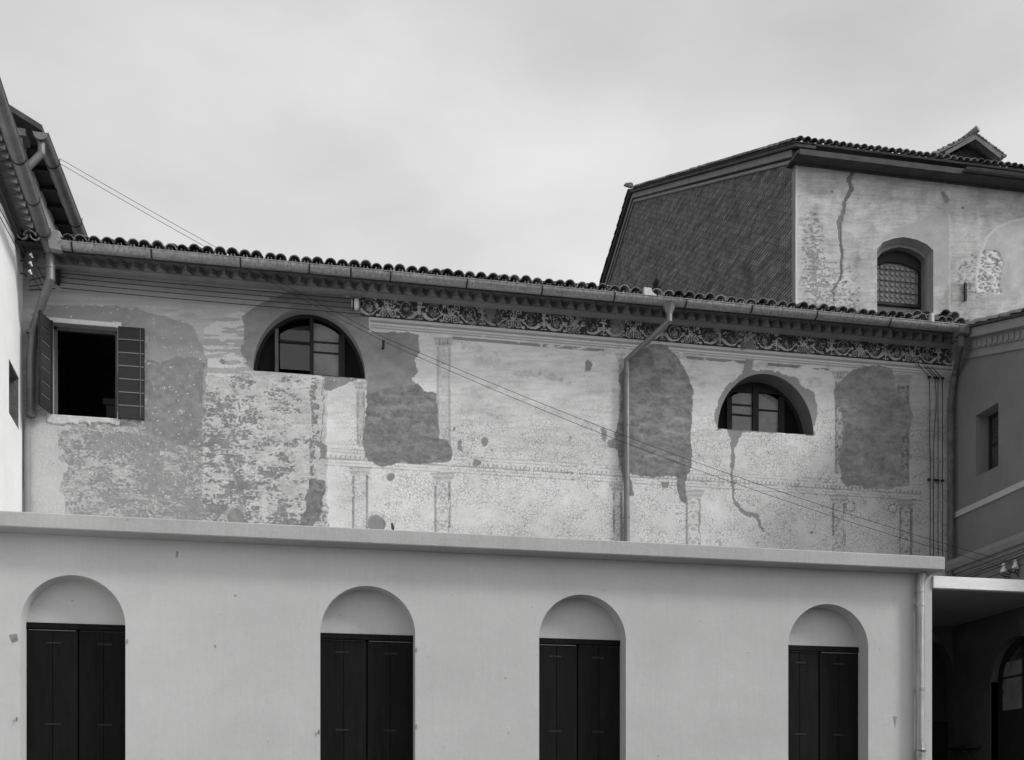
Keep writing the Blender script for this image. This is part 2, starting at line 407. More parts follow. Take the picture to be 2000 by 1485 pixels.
XL = W(45, 1000)[0]; XR = W(1863, 1000)[0]          # left and right inner corners of the courtyard wall
YF = -2.8                                            # face of the low front building
ZS0 = CZ + 3.445; ZS1 = CZ + 3.634                   # terrace slab
XE = 8.88                                            # right end of the low front building

# ================================================================== FRESCOED BUILDING
fb = thing('frescoed_building', (3.5, 0, 0), 'old two storey building with peeling painted plaster, scroll frieze and half-round windows', 'building')
# --- openings
def wpts(L_, Y=0): return [W(a, b, Y) for a, b in L_]
a0 = W(493.6, 723); a1 = W(714, 741); at_ = W(600, 603); zb1 = (a0[1] + a1[1]) / 2
hole1 = arch_loop(a0[0], a1[0], zb1, zb1, at_[1] - zb1, 40)
b0 = W(1402, 837.5); b1 = W(1589, 850); bt = W(1485, 729.5); zb2 = (b0[1] + b1[1]) / 2
hole2 = arch_loop(b0[0], b1[0], zb2, zb2, bt[1] - zb2, 40)
c0 = W(101.5, 809); c1 = W(229, 818); ct = W(160, 634.5); zb3 = (c0[1] + c1[1]) / 2; zt3 = ct[1]
hole3 = [(c0[0], zb3), (c1[0], zb3), (c1[0], zt3), (c0[0], zt3)]
WZ0 = 5.0; WZ1 = 9.72
FZ0 = W(880, 633)[1]; FZ1 = W(880, 591)[1]; FX0 = W(704, 620)[0]; FX1 = W(1858, 690)[0]

darkpatch = [
 [(935,640),(1010,628),(1120,615),(1230,600),(1270,640),(1340,655),(1350,760),(1355,900),(1420,930),(1440,980),(1420,1040),(1350,1050),(1220,1060),(1130,1050),(1040,1075),(985,1060),(940,1020),(928,950),(930,800)],
 [(600,1150),(640,1145),(700,1150),(690,1280),(665,1390),(640,1400),(615,1430),(545,1430),(560,1340),(590,1320),(578,1230),(598,1200)]]
darkpatch = [[(400 + x / 2.97, 550 + y / 2.97) for x, y in p] for p in darkpatch]
p4 = [[(1060,425),(1120,430),(1180,500),(1220,570),(1245,650),(1240,730),(1225,900),(1240,960),(1235,1040),(1215,1085),(1215,1170),(1205,1200),(1185,1180),(1170,1130),(1170,1070),(1120,1060),(1050,1070),(980,1060),(940,1050),(955,1165),(925,1165),(900,1040),(885,1000),(880,950),(870,860),(890,760),(895,640),(890,580),(930,510),(1000,455)],
      [(720,510),(735,500),(752,520),(748,560),(725,555)], [(795,840),(810,825),(830,850),(826,905),(800,890)], [(838,890),(875,885),(872,935),(838,930)],
      [(85,825),(98,830),(95,850),(88,848)], [(112,890),(130,895),(128,950),(112,930)], [(1090,1090),(1125,1095),(1125,1120),(1095,1120)]]
p4 = [[(850 + x / 2.475, 500 + y / 2.475) for x, y in p] for p in p4]
p5 = [[(885,400),(930,365),(1000,345),(1120,350),(1170,365),(1185,420),(1200,490),(1260,560),(1275,620),(1270,690),(1235,730),(1230,900),(1235,1030),(1170,1060),(1100,1050),(900,1045),(865,1010),(860,870),(880,700),(865,590),(840,540),(840,470)]]
p5 = [[(1350 + x / 2.971, 600 + y / 2.971) for x, y in p] for p in p5]
circ = lambda cx, cy, r, ry=None: [(cx + r * math.cos(i * .5236), cy + (ry or r) * math.sin(i * .5236)) for i in range(12)]
midpatch = [
 [(300,140),(420,90),(500,60),(870,80),(952,150),(955,290),(1240,310),(1250,400),(1215,450),(1240,520),(1200,560),(1240,612),(935,640),(930,570),(700,560),(480,520),(275,520),(240,500),(210,400),(225,300),(225,200)],
 [(690,560),(880,570),(870,592),(790,612),(700,630)]]
midpatch = [[(400 + x / 2.97, 550 + y / 2.97) for x, y in p] for p in midpatch]
ringpatch = [[(150,700),(130,620),(150,530),(230,440),(290,390),(320,320),(360,240),(375,250),(350,330),(345,370),(480,365),(560,395),(600,400),(640,450),(710,490),(722,560),(718,700),(715,745),(690,750),(150,712)]]
ringpatch = [[(1350 + x / 2.971, 600 + y / 2.971) for x, y in p] for p in ringpatch]
crack2 = [(1435,843),(1433,860),(1429,880),(1430,935),(1433,975),(1442,990),(1452,1000),(1478,1010),(1485,1030),(1499,1048)]
LOWZ = {k: W(650, y)[1] for k, y in dict(l1=877, l2=882.3, d0=888, d1=894, l3=895.6, l4=903.5, l5=909.5).items()}
ENT = [(W(880, y)[1]) for y in (633, 641, 647.5, 653, 657.5, 662)]
def wallpaint(X, Z):
    px, py = PR(X, 0, Z)
    n1 = fbm(px / 30, py / 30, 5, 1); n2 = fbm(px / 9, py / 9, 4, 5); n3 = fbm(px / 30, py / 30, 5, 8)
    wx = px + (n1 - .5) * 16 + (n2 - .5) * 7; wy = py + (n3 - .5) * 14 + (fbm(px / 7, py / 7, 3, 12) - .5) * 6
    big = fbm(px / 120, py / 90, 4, 20); fine = fbm(px / 3, py / 3, 3, 25); mid = fbm(px / 22, py / 14, 4, 31)
    A = .60 + (big - .5) * .22 + (mid - .5) * .14
    D = np.zeros(X.shape); K = np.clip((px - 640) / 60, 0, 1) * np.clip((py - 760) / 90, .15, 1)
    # right wing's shade painted over the wash, darker towards the right corner
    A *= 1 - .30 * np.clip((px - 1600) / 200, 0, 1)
    # horizontal brush and course marks high on the wall
    A *= 1 - .10 * np.clip((fbm(px / 40, py / 5, 4, 40) - .5) * 8, 0, 1) * (py < 900)
    # brush stains of washed pigment below the entablature
    st = fbm(px / 45, py / 18, 5, 44); A *= 1 - .24 * np.clip((st - .5) * 5, 0, 1) * np.clip((fbm(px / 6, py / 5, 4, 46) - .3) * 3, 0, 1.6) * (px > 900) * np.clip((860 - py) / 120, 0, 1)
    # ---- left, the bare brickwork under limewash
    row = np.floor(Z / .077); rh = TAB[(row.astype(int) * 7) & 255, 3]
    bn = fbm(px / 4.2 + rh * 50, py / 2.6, 5, 50) + (fbm(px / 17 + rh * 30, row * 3.7, 3, 55) - .5) * .75
    joint = np.abs((Z / .077) % 1 - .5) > .38
    bn = bn + .09 * joint; left = px < 640 - (n1 - .5) * 20
    dens = np.where(px > 396, .41 + .11 * np.clip((560 - px) / 160, -1, 1) + .07 * np.clip((py - 820) / 150, -1, 1), .50 + .10 * np.clip((px - 120) / 100, -1, 1))
    dens += (fbm(px / 45, py / 40, 4, 60) - .5) * .75
    dens -= .25 * np.clip((130 - px) / 40, 0, 1)
    dens -= .22 * np.clip((px - 560) / 60, 0, 1) * (py > 0)
    dark = left & (bn < dens)
    Aw = np.where(px > 396, .50, .41) + (mid - .5) * .2 + (fbm(px / 2.4, py / 2.0, 3, 58) - .5) * .16 - .07 * (fbm(px / 11, py / 2.6, 4, 59) > .56)
    fade = np.clip((px - 160) / 60, 0, 1)
    Ab = np.where(px > 396, .225, .27) + (n2 - .5) * .12 + (fbm(px / 3, py / 2.2, 3, 62) - .5) * .08
    Al = np.where(dark, Ab, np.where(bn < dens + .045, (Ab + Aw) / 2, Aw)) * np.where(joint & (n2 > .5), .93, 1)
    sel = left & (py > 700)
    A = np.where(sel, Al, A); D = np.where(sel, np.where(dark, -.004, .002) + (fine - .5) * .002, D); K = np.where(sel, .15, K)
    up = left & (py <= 700); up = left & (wy <= 735)
    rows = fbm(px / 40, py / 6, 4, 70)
    A = np.where(up, .42 + (rows - .5) * .22 + (mid - .5) * .08, A); K = np.where(up, 0, K)
    m = inpoly([(398,640),(480,600),(478,660),(490,735),(396,735)], wx, wy); A = np.where(m, np.where(rows > .5, .54, .36), A)
    # smooth strip by the corner pipe
    m = (px < 122 + (n1 - .5) * 60) & (py > 815); A = np.where(m, .47 + (mid - .5) * .08, A); D = np.where(m, .001, D)
    # grey cement around the square window
    m = inpoly([(236,640),(262,600),(300,618),(372,632),(403,690),(404,735),(396,880),(370,872),(330,865),(284,835),(284,640)], wx, wy); A = np.where(m, .30 + (mid - .5) * .10, A); D = np.where(m, .002 + (n2 - .5) * .004, D)
    m = inpoly([(282,706),(340,700),(396,705),(397,870),(385,878),(340,868),(284,842)], wx, wy); A = np.where(m, .225 + (n2 - .5) * .12, A); D = np.where(m, -.003 + (n2 - .5) * .008, D)
    m = inpoly([(95,596),(150,590),(250,602),(268,618),(236,640),(60,620),(75,602)], wx, wy); A = np.where(m, .27 + (mid - .5) * .06, A)
    m = inpoly([(210,850),(240,842),(300,855),(345,862),(340,880),(300,884),(250,878),(225,862)], wx, wy) | inpoly(circ(190, 858, 12, 16), wx, wy); A = np.where(m, .26 + (n2 - .5) * .06, A)
    sp = left & (px < 400) & (fbm(px / 6, py / 3.5, 3, 90) > .80); A = np.where(sp, .55, A)
    A = np.where((px < 700) & (py < 597) & ~inpoly(midpatch[0], px, py), .40 + (fbm(px / 70, py / 6, 4, 75) - .5) * .16, A)
    m = (py > 806) & (py < 828 + (n2 - .5) * 14) & (px > 92) & (px < 236); A = np.where(m, .52 + (n2 - .5) * .2, A); D = np.where(m, .018, D)
    m = (np.abs(py - (630.5 + (px - 100) * .075) + 5.0) < 5.2) & (px > 96) & (px < 237); A = np.where(m, .62, A); D = np.where(m, .015, D)
    # ---- vertical brick streak and crack under the half-round window
    m = (np.abs(wx - 612) < 7) & (py > 738) & (py < 930) & (bn < .56); A = np.where(m, .22, A); D = np.where(m, -.006, D)
    m = (segd([(630,745),(633,800),(626,850),(632,880)], wx, wy) < 1.0); A = np.where(m, .2, A)
    # ---- big repairs
    for i, p in enumerate(midpatch):
        m = inpoly(p, wx, wy); A = np.where(m, .235 + (mid - .5) * .10 + (n2 - .5) * .06, A); D = np.where(m, -.002 + (n2 - .5) * .006, D); K = np.where(m, 0, K)
    m = inpoly(ringpatch[0], wx, wy); A = np.where(m, .25 + (mid - .5) * .08, A); D = np.where(m, -.002, D); K = np.where(m, 0, K)
    # ---- painted architecture
    def line(zc, hw, val, x0, x1, fd=.5):
        nonlocal A
        mm = (np.abs(Z - zc) < hw) & (px > x0) & (px < x1) & (fbm(px / 16, py / 5, 3, 61) > fd) & (A > .36)
        A = np.where(mm, A * val, A)
    e = ENT
    m = (Z < e[0]) & (Z > e[3] - .01) & (px > 720 + (n2 - .5) * 4) & (fbm(px / 20, py / 12, 4, 66) > .27); A = np.where(m, .63 + (mid - .5) * .08, A); K = np.where(m, 0, K); D = np.where(m, .002, D)
    for zc, hw, v, fd in ((e[1], .015, .48, .1), (e[1] + .03, .007, .7, .2), (e[2], .010, .58, .15), (e[3], .012, .55, .2), (e[0] - .012, .007, .75, .2)):
        line(zc, hw, v, 722, 1860, fd)
    for x0, x1 in ((884, 1055), (1060, 1180), (1340, 1470), (1500, 1620)):
        line((e[4] + e[5]) / 2 - .004, .023, .42, x0, x1, .36)
    for k, hw, v, fd in (('l1', .006, .72, .4), ('l2', .006, .7, .38), ('l3', .010, .62, .33), ('l4', .008, .72, .4), ('l5', .010, .60, .32)):
        line(LOWZ[k], hw, v, 632, 1800, fd)
    m = (Z > LOWZ['d1']) & (Z < LOWZ['d0']) & (px > 640) & (px < 1800) & (((X / .075) % 1) > .62) & (A > .36) & (fbm(px / 40, py / 20, 3, 67) > .38); A = np.where(m, A * .62, A)
    def pil(xa, xb, ya, yb, cap, inner, cx=1.0, side=.55, orn=0.0):
        nonlocal A
        ok = A > .36
        w = xb - xa; shaft = (px > xa) & (px < xb) & (py > ya + cap) & (py < yb)
        A = np.where(shaft & ok, A * inner, A)
        if orn:
            t = (py - ya) / 26.0; s = np.abs((px - (xa + xb) / 2) / w * 2)
            f = np.sin(t * 6.28 + np.cos(s * 3) * 1.5) * np.cos(s * 4.2 + np.sin(t * 12.5) * 1.2) + (n2 - .5) * 1.4
            A = np.where(shaft & ok & (f > .25) & (s < .75), A * (1 - orn), A)
        ed = shaft & ((np.abs(px - xa - 2.5) < 2.2) | (np.abs(px - xb + 2.5) < 2.4)) & (fbm(px / 8, py / 30, 3, 77) > .32)
        A = np.where(ed & ok, A * side, A)
        tt = (py - ya) / cap; ov = 7 * (1 - np.clip(tt, 0, 1))
        cm = (py > ya) & (py < ya + cap) & (px > xa - ov) & (px < xb + ov)
        A = np.where(cm & ok, A * (.66 + .18 * (np.floor(tt * 4) % 2)), A)
    for xa, xb, ya, orn in ((687, 719, 912, 0), (848, 881, 923, .22), (1196, 1216, 945, .1), (1339, 1369, 957, .3), (1625, 1652, 966, .28), (1756, 1783, 975, .32)):
        pil(xa, xb, ya, 1100, 17, .96, orn=orn)
    for xa, xb, ya, yb, inn, orn in ((696, 713, 745, 872, .8, .2), (853, 880, 659, 900, .9, .12), (1208, 1216, 690, 920, .9, 0), (1630, 1650, 725, 925, .72, .45), (1752, 1776, 733, 950, .72, .4)):
        pil(xa, xb, ya, yb, 20, inn, side=.75, orn=orn)
        m = (px > xa + 2) & (px < xb - 2) & (py > ya + 4) & (py < ya + 15) & (((px - xa) % 5) < 2); A = np.where(m & (A > .3), A * .6, A)
    for cx, cy, r in ((1661, 989, 9), (1744, 993, 8)):
        d = np.hypot(px - cx, (py - cy)); th = np.arctan2(py - cy, px - cx)
        A = np.where((np.abs(d - r - np.sin(th * 9) * 1.2) < 1.2), A * .5, np.where(d < r - 1, np.minimum(A * 1.1, .6), A))
    # ---- dark rough mortar
    allp = [(p, .180) for p in darkpatch] + [(p4[0], .180), (p5[0], .21)]
    for p, v in allp:
        m = inpoly(p, wx * .8 + px * .2, wy * .8 + py * .2)
        rough = fbm(wx / 10, wy / 7, 5, 80)
        A = np.where(m, v + (rough - .5) * .13 + .05 * np.clip((fbm(px / 26, py / 12, 4, 86) - .5) * 5, 0, 1) + (fine - .5) * .07 + (fbm(wx / 16, wy / 3.2, 3, 84) - .5) * .05 + (n2 - .5) * .04, A); D = np.where(m, .002 + (rough - .5) * .016 * (.25 if v == .20 else 1), D); K = np.where(m, 0, K)
    m = inpoly([(1270,680),(1300,672),(1315,690),(1332,720),(1340,760),(1330,840),(1300,860),(1290,740)], wx, wy); A = np.where(m & (mid > .47), A * 1.18, A)
    for p in p4[1:] + [circ(762, 930, 8), circ(929, 905, 8), circ(433, 706, 6), circ(460, 1012, 18, 22), circ(735, 1024, 18, 17), circ(1583, 1042, 3), circ(944, 863, 7, 10),
                       [(611,860),(622,862),(640,870),(636,895),(626,898),(625,875)]]:
        m = inpoly(p, wx * .6 + px * .4, wy * .6 + py * .4); A = np.where(m, .235 + (n2 - .5) * .08, A); D = np.where(m, -.004 + (n2 - .5) * .006, D); K = np.where(m, 0, K)
    for cx, cy in ((460, 1012), (735, 1024)):
        d = np.hypot(px - cx, py - cy); m = (d > 17) & (d < 20 + 12 * n1) & (py < cy + 4) & (px < cx + 22 * n3 + 8); A = np.where(m, A * .6 + .17, A); D = np.where(m, .003, D)
    m = segd(crack2, wx, wy, [14, 7, 3.5, 3, 2.5, 3.5, 3, 4, 1.8, .8]) < 0; A = np.where(m, .24 + (n2 - .5) * .06, A); D = np.where(m, -.006, D); K = np.where(m, 0, K)
    m = segd([(1225,1090),(1216,1060),(1218,1010)], wx, wy, [3, 3, 2]) < 0; A = np.where(m, .3, A)
    # little pits
    A = np.where(fbm(px / 2.6, py / 2.6, 2, 95) > .90, A * .55, A)
    A *= 1 - .22 * np.clip((640 + .0 * px - py + .07 * (px - 500)) / 60, 0, 1) * (px < 705)  # eave shade painted into the top of the left wall
    A = np.clip(A * 1.13, .05, .76); D = D + (fbm(X * 1.5, Z * 1.5, 3, 97) - .5) * .012
    return A, K, np.clip(D, -.02, .02)
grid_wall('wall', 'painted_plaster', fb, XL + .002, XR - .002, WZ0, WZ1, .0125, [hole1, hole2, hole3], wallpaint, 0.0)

# --- painted frieze band, the scroll pattern laid on a strip of its own
def ring(a, t, ca, ct_, r, w): return np.abs(np.hypot(a - ca, t - ct_) - r) < w
def petals(a, t, ca, ct_, r, k, ph=0):
    d = np.hypot(a - ca, t - ct_); th = np.arctan2(t - ct_, a - ca); return d < r * (.62 + .38 * np.cos(th * k + ph))
def ell(a, t, ca, ct_, ra, rt, ang=0):
    c = math.cos(ang); s = math.sin(ang); x = (a - ca) * c + (t - ct_) * s; y = -(a - ca) * s + (t - ct_) * c
    return (x / ra) ** 2 + (y / rt) ** 2 < 1
HF = FZ1 - FZ0; VX = W(820, 610)[0]; PER = (W(1062, 640)[0] - W(820, 610)[0]) / 2
def friezepaint(X, Z):
    t = (Z - FZ0) / HF; wob = (fbm(X * 9, Z * 9, 3, 110) - .5) * .07
    t = t + wob; a0_ = ((X - VX) / PER) % 1.0; P2 = PER / HF; a = np.abs(a0_ - .5) * P2 + (fbm(X * 11, Z * 11, 3, 113) - .5) * .06   # 0 palmette .. P2/2 vase
    H = P2 / 2
    m = ring(a, t, H - .62, .55, .27, .022 + .012 * np.sin((t - .55) * 9)) | ring(a, t, H - .60, .50, .15, .014) & (t < .5)
    m |= ell(a, t, H - .62, .40, .13, .05) | ell(a, t, H - .70, .50, .04, .09, .6) | ell(a, t, H - .54, .50, .04, .09, -.6) | ell(a, t, H - .62, .58, .03, .08) | ell(a, t, H - .62, .70, .09, .02) | ell(a, t, H - .62, .27, .03, .05)
    dim = m.copy(); ang = np.arctan2(t - .52, a - (H - .56)); rad = np.hypot(a - (H - .56), t - .52)
    k = np.clip((ang + 2.7) / 2.3, 0, 1); m |= (ang > -2.7) & (ang < -.4) & (np.abs(rad - .40) < .014 + .075 * k)
    m |= ring(a, t, .22, .22, .14, .018) | petals(a, t, .22, .22, .095, 5, .5)
    m |= ell(a, t, .46, .12, .09, .06) | ell(a, t, .42, .44, .13, .035, .3) | ell(a, t, .50, .36, .09, .03, -.4)
    m |= ring(a, t, .26, .78, .12, .02) & (t > .7) | petals(a, t, .26, .75, .07, 4) | ell(a, t, .12, .66, .08, .03, -.7)
    m |= (a < .018) & (t > .08) & (t < .45) | ell(a, t, 0, .52, .05, .14) | ell(a, t, .09, .48, .04, .11, -.7) | ell(a, t, .14, .40, .09, .03, .2)
    v = H - a
    m |= ell(v, t, 0, .66, .24, .045) | ell(v, t, .08, .80, .03, .08, -.3) | ell(v, t, 0, .82, .03, .09) | (v < .05 + .16 * np.abs(t - .52)) & (t > .44) & (t < .66)
    m |= ell(v, t, 0, .40, .21, .055) & (np.sin(v * 60) > -.6) | ell(v, t, 0, .31, .13, .03) | (v < .02) & (t > .05) & (t < .3) | ell(v, t, .09, .12, .06, .025)
    m |= ell(v, t, .22, .88, .05, .03) | ell(a, t, .62, .88, .08, .025, .2) | ell(a, t, .70, .14, .04, .03)
    lf = fbm(X * 30, Z * 30, 3, 130); m |= (lf > .64) & (t > .3) & (t < .9) & (np.abs(a - H + .62) > .31)
    m |= (lf > .70) & (t > .2)
    m &= (t > .04) & (t < .95) & (fbm(X * 7, Z * 7, 3, 133) > .3)
    sh = fbm(X * 14, Z * 14, 3, 120); wear = fbm(X * 3, Z * 3, 4, 123)
    px, py = PR(X, 0, Z)
    A = np.where(m, np.where(dim, .24, .50) + (sh - .5) * .4 - .12 * (wear > .55), .05 + (wear > .62) * .05 + (sh - .5) * .02)
    A = np.where((wear > .70), .2, A)
    A = np.where(np.abs(px - 1205) < 14 + (sh - .5) * 16, .5 * A + .15, A)
    A = np.where(t > .93, .05, A)
    return np.clip(A, .03, .6), np.zeros(X.shape), (sh - .5) * .002
grid_wall('frieze', 'painted_plaster', fb, FX0, FX1, FZ0, FZ1, .0065, [], friezepaint, -.006)

# --- ground floor of the same wall, seen only through the porch
pa1 = W(1866, 1330)[0]; porch_arch = arch_loop(pa1 - 1.75, pa1, .0, W(1866, 1345)[1], W(1822, 1246)[1] - W(1866, 1345)[1] + .25, 20)
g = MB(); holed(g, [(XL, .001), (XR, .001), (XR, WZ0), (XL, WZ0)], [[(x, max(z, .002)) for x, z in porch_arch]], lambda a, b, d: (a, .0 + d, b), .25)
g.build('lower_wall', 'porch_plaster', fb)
g = MB(); g.box(pa1 - 1.7, pa1 - .02, .2, .26, 0, 4.6); pd = g.build('porch_door', 'dark_wood', fb)
for i in range(4): MB().box(pa1 - 1.6 + i * .42, pa1 - 1.28 + i * .42, .175, .2, 1.9, 3.2).build('door_panel', 'dark_shutter_paint', pd)

# --- reveals and rooms behind the openings
def reveal(loop, depth, m='reveal_plaster', shrink=None, bottom=True):
    g = MB(); cx = sum(p[0] for p in loop) / len(loop); cz = min(p[1] for p in loop)
    s = shrink or 1.0
    g.strip([(a, .001, b) for a, b in loop], [(cx + (a - cx) * s, depth, cz + (b - cz) * s) for a, b in loop], True)
    return g.build('window_reveal', m, fb)
def room(x0, x1, z0, z1, y0, y1, m='room_dark'):
    g = MB(); g.add([(x0, y0, z0), (x1, y0, z0), (x1, y1, z0), (x0, y1, z0), (x0, y0, z1), (x1, y0, z1), (x1, y1, z1), (x0, y1, z1)],
        [(0, 1, 2, 3), (4, 7, 6, 5), (1, 5, 6, 2), (2, 6, 7, 3), (3, 7, 4, 0)])
    return g.build('room_interior', m, fb)
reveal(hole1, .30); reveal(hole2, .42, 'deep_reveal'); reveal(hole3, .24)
def backwall(loop, d, x0, x1, z0, z1):
    g = MB(); holed(g, [(x0, z0), (x1, z0), (x1, z1), (x0, z1)], [loop], lambda a, b, e: (a, d + e, b), .02); return g
# inner wall faces close the rooms
for lp, d, rx in ((hole1, .30, (a0[0] - .6, a1[0] + .6)), (hole2, .42, (b0[0] - .6, b1[0] + .6)), (hole3, .24, (c0[0] - .5, c1[0] + 1.2))):
    zz = min(p[1] for p in lp)
    backwall(lp, d, rx[0], rx[1], zz - 1.0, 9.6).build('inner_wall', 'room_dark', fb)
    room(rx[0], rx[1], zz - 1.0, 9.6, d + .02, 3.6)
# cupboard standing in the room of the square window
cb = thing('cupboard', (c0[0] + .9, 2.6, zb3 - 1.0), 'dark panelled cupboard dimly seen inside the open square window', 'cupboard')
g = MB(); g.box(c0[0] + .35, c1[0] + .9, 2.4, 2.9, zb3 - 1.0, zb3 + 1.05); g.box(c0[0] + .3, c1[0] + .95, 2.35, 2.95, zb3 + 1.05, zb3 + 1.15)
cm_ = g.build('cupboard_case', 'room_pale', cb)
for i in range(3): MB().box(c0[0] + .42 + i * .5, c0[0] + .86 + i * .5, 2.36, 2.4, zb3 - .8, zb3 + .85).build('cupboard_door', 'weathered_wood', cb)

# --- window joinery
def wx_(px, Y): return W(px, 700, Y)[0]
def zy_(px, py, Y): return W(px, py, Y)[1]
def clip_arch(lp, x, off=0.0):
    xs = [p[0] for p in lp]; x0, x1 = min(xs), max(xs); zb = min(p[1] for p in lp); h = max(p[1] for p in lp) - zb
    t = max(0, 1 - ((x - (x0 + x1) / 2) / ((x1 - x0) / 2)) ** 2); return zb + h * math.sqrt(t) - off
def arch_frame(lp, Y, w, th):
    g = MB(); cx = sum(p[0] for p in lp[:]) / len(lp); zb = min(p[1] for p in lp); xs = [p[0] for p in lp]; cx = (min(xs) + max(xs)) / 2
    inn = []
    hw = (max(xs) - min(xs)) / 2; hh = max(p[1] for p in lp) - zb
    for a, b in lp: inn.append((cx + (a - cx) * (1 - w / hw), zb + (b - zb) * (1 - w / hh)))
    g.strip([(a, Y, b) for a, b in lp], [(a, Y, b) for a, b in inn]); g.strip([(a, Y + th, b) for a, b in lp], [(a, Y + th, b) for a, b in inn])
    g.strip([(a, Y, b) for a, b in inn], [(a, Y + th, b) for a, b in inn])
    g.box(min(xs), max(xs), Y, Y + th, zb, zb + .05)
    return g
def pane_poly(lp, x0, x1, z0, z1, Y, off, n=8):
    top = [(x1 + (x0 - x1) * i / n) for i in range(n + 1)]
    pts = [(x0, Y, z0), (x1, Y, z0)] + [(x, Y, min(z1, max(z0 + .01, clip_arch(lp, x, off)))) for x in top]
    g = MB(); g.extr(pts, (0, .005, 0)); return g
# half-round window one
Yw = .20; w1 = arch_frame(hole1, Yw, .05, .06).build('window', 'dark_wood', fb, label='wide half-round window with one sash open')
xm0, xm1 = wx_(605, Yw), wx_(612.5, Yw); xl0, xl1 = wx_(537, Yw), wx_(544, Yw); xr0, xr1 = wx_(661.5, Yw), wx_(673.5, Yw)
for nm, x0, x1, mm in (('mullion', xm0, xm1, 'dark_wood'), ('post', xl0, xl1, 'weathered_wood'), ('post', xr0, xr1, 'dark_wood')):
    MB().box(x0, x1, Yw - .02, Yw + .08, zb1 + .05, min(clip_arch(hole1, x0, .05), clip_arch(hole1, x1, .05))).build(nm, mm, w1)
zp = [zb1 + .09, zy_(640, 688.7, Yw), zy_(640, 668.5, Yw), 99]
for i in range(3): pane_poly(hole1, xm1, xr0, zp[i] + .012, zp[i + 1] - .012, Yw + .03, .11).build('pane', 'dusty_glass', w1)
for z in zp[1:3]: MB().box(xm1, xr0, Yw + .015, Yw + .05, z - .012, z + .012).build('glazing_bar', 'dark_wood', w1)
for i, (z0, z1) in enumerate(((zb1 + .16, zy_(570, 668, Yw)), (zy_(570, 668, Yw) + .03, 99))):
    pane_poly(hole1, xl1 + .02, xm0, z0, z1, Yw + .05 + .05 * i, .14).build('pane', 'clear_glass', w1)
MB().box(xl1, xm0, Yw + .02, Yw + .09, zy_(570, 668, Yw), zy_(570, 668, Yw) + .03).build('glazing_bar', 'dark_wood', w1)
for x0, x1 in ((a0[0] + .02, xl0 - .01), (xr1 + .01, a1[0] - .02)):
    pane_poly(hole1, x0, x1, zb1 + .05, 99, Yw + .05, .05).build('side_panel', 'dark_shutter_paint', w1)
# half-round window two
Yw = .36; w2 = arch_frame(hole2, Yw, .06, .06).build('window', 'dark_wood', fb, label='smaller half-round window set deep in a curved reveal')
v_ = lambda p: wx_(p, Yw)
for nm, p0, p1 in (('mullion', 1470, 1481), ('post', 1419, 1429), ('post', 1521, 1531)):
    MB().box(v_(p0), v_(p1), Yw - .02, Yw + .07, zb2 + .02, min(clip_arch(hole2, v_(p0), .06), clip_arch(hole2, v_(p1), .06))).build(nm, 'dark_wood', w2)
for (p0, p1, zs) in ((1429, 1470, (zb2 + .03, zy_(1450, 810, Yw), zy_(1450, 790.5, Yw), zy_(1450, 765, Yw))), (1481, 1521, (zb2 + .03, zy_(1500, 801, Yw), zy_(1500, 768, Yw)))):
    for i in range(len(zs) - 1):
        pane_poly(hole2, v_(p0), v_(p1), zs[i] + .01, zs[i + 1] - .01, Yw + .03, .16 if p0 > 1475 else .12).build('pane', 'dusty_glass', w2)
        if i: MB().box(v_(p0), v_(p1), Yw + .01, Yw + .05, zs[i] - .012, zs[i] + .012).build('glazing_bar', 'dark_wood', w2)
    pane_poly(hole2, v_(p0), v_(p1), zs[-1] - .008, 99, Yw + .01, .06).build('top_rail', 'dark_wood', w2)
for x0, x1 in ((b0[0] + .02, v_(1419)), (v_(1531), b1[0] - .02)):
    pane_poly(hole2, x0, x1, zb2 + .02, 99, Yw + .03, .05).build('side_panel', 'dark_shutter_paint', w2)
# square window: frame and two board shutters
g = MB(); x0, x1 = c0[0], c1[0]
for b in ((x0, x0 + .04, zb3, zt3), (x1 - .05, x1, zb3, zt3), (x0, x1, zt3 - .04, zt3)): g.box(b[0], b[1], .14, .20, b[2], b[3])
w3 = g.build('window', 'weathered_wood', fb, label='open square window with dark board shutters')
def shutter(hx, width, ang, z0, z1, nb, label, flip=1):
    """leaf hinged at (hx, 0); ang = turn of its free edge, 0 lies along +X on the wall"""
    o = org(fb); e = link('shutter', MB().box(-.0, .035, -.012, .012, 0, z1 - z0).box(width - .04, width, -.012, .012, 0, z1 - z0).mesh('shutter', 'shutter_board'), fb, at=(hx, -.035, z0), rot=(0, 0, ang), label=label)
    H = (z1 - z0) / nb
    bm_ = MB().box(.0, width, -.022, .004, .008, H - .008).mesh('board', 'shutter_board', bevel=.004)
    for i in range(nb):
        b = bpy.data.objects.new('board', bm_); COL.objects.link(b); b.parent = e; b.location = (0, -.004 + random.uniform(-.003, .003), i * H)
    js = MB().box(.01, width - .01, -.020, -.004, -.005, .006).mesh('joint_strip', 'pale_stone')
    for i in range(1, nb):
        b = bpy.data.objects.new('joint_strip', js); COL.objects.link(b); b.parent = e; b.location = (0, -.008, i * H + .001)
    bar = bpy.data.objects.new('latch_bar', MB().box(width - .065, width - .05, -.036, -.024, .03, z1 - z0 - .03).mesh('latch_bar', 'weathered_wood')); COL.objects.link(bar); bar.parent = e
    return e
xs0, xs1 = W(231, 700, -.04)[0], W(282.5, 700, -.04)[0]
zs0, zs1 = W(256, 819.5, -.04)[1], W(256, 639.5, -.04)[1]
shutter(xs0, xs1 - xs0, 0, zs0, zs1, 7, 'right shutter folded flat against the wall')
shutter(c0[0] + .01, .36, R(-105), zs0 + .0, zs1 + .0, 7, 'left shutter standing out from the wall')

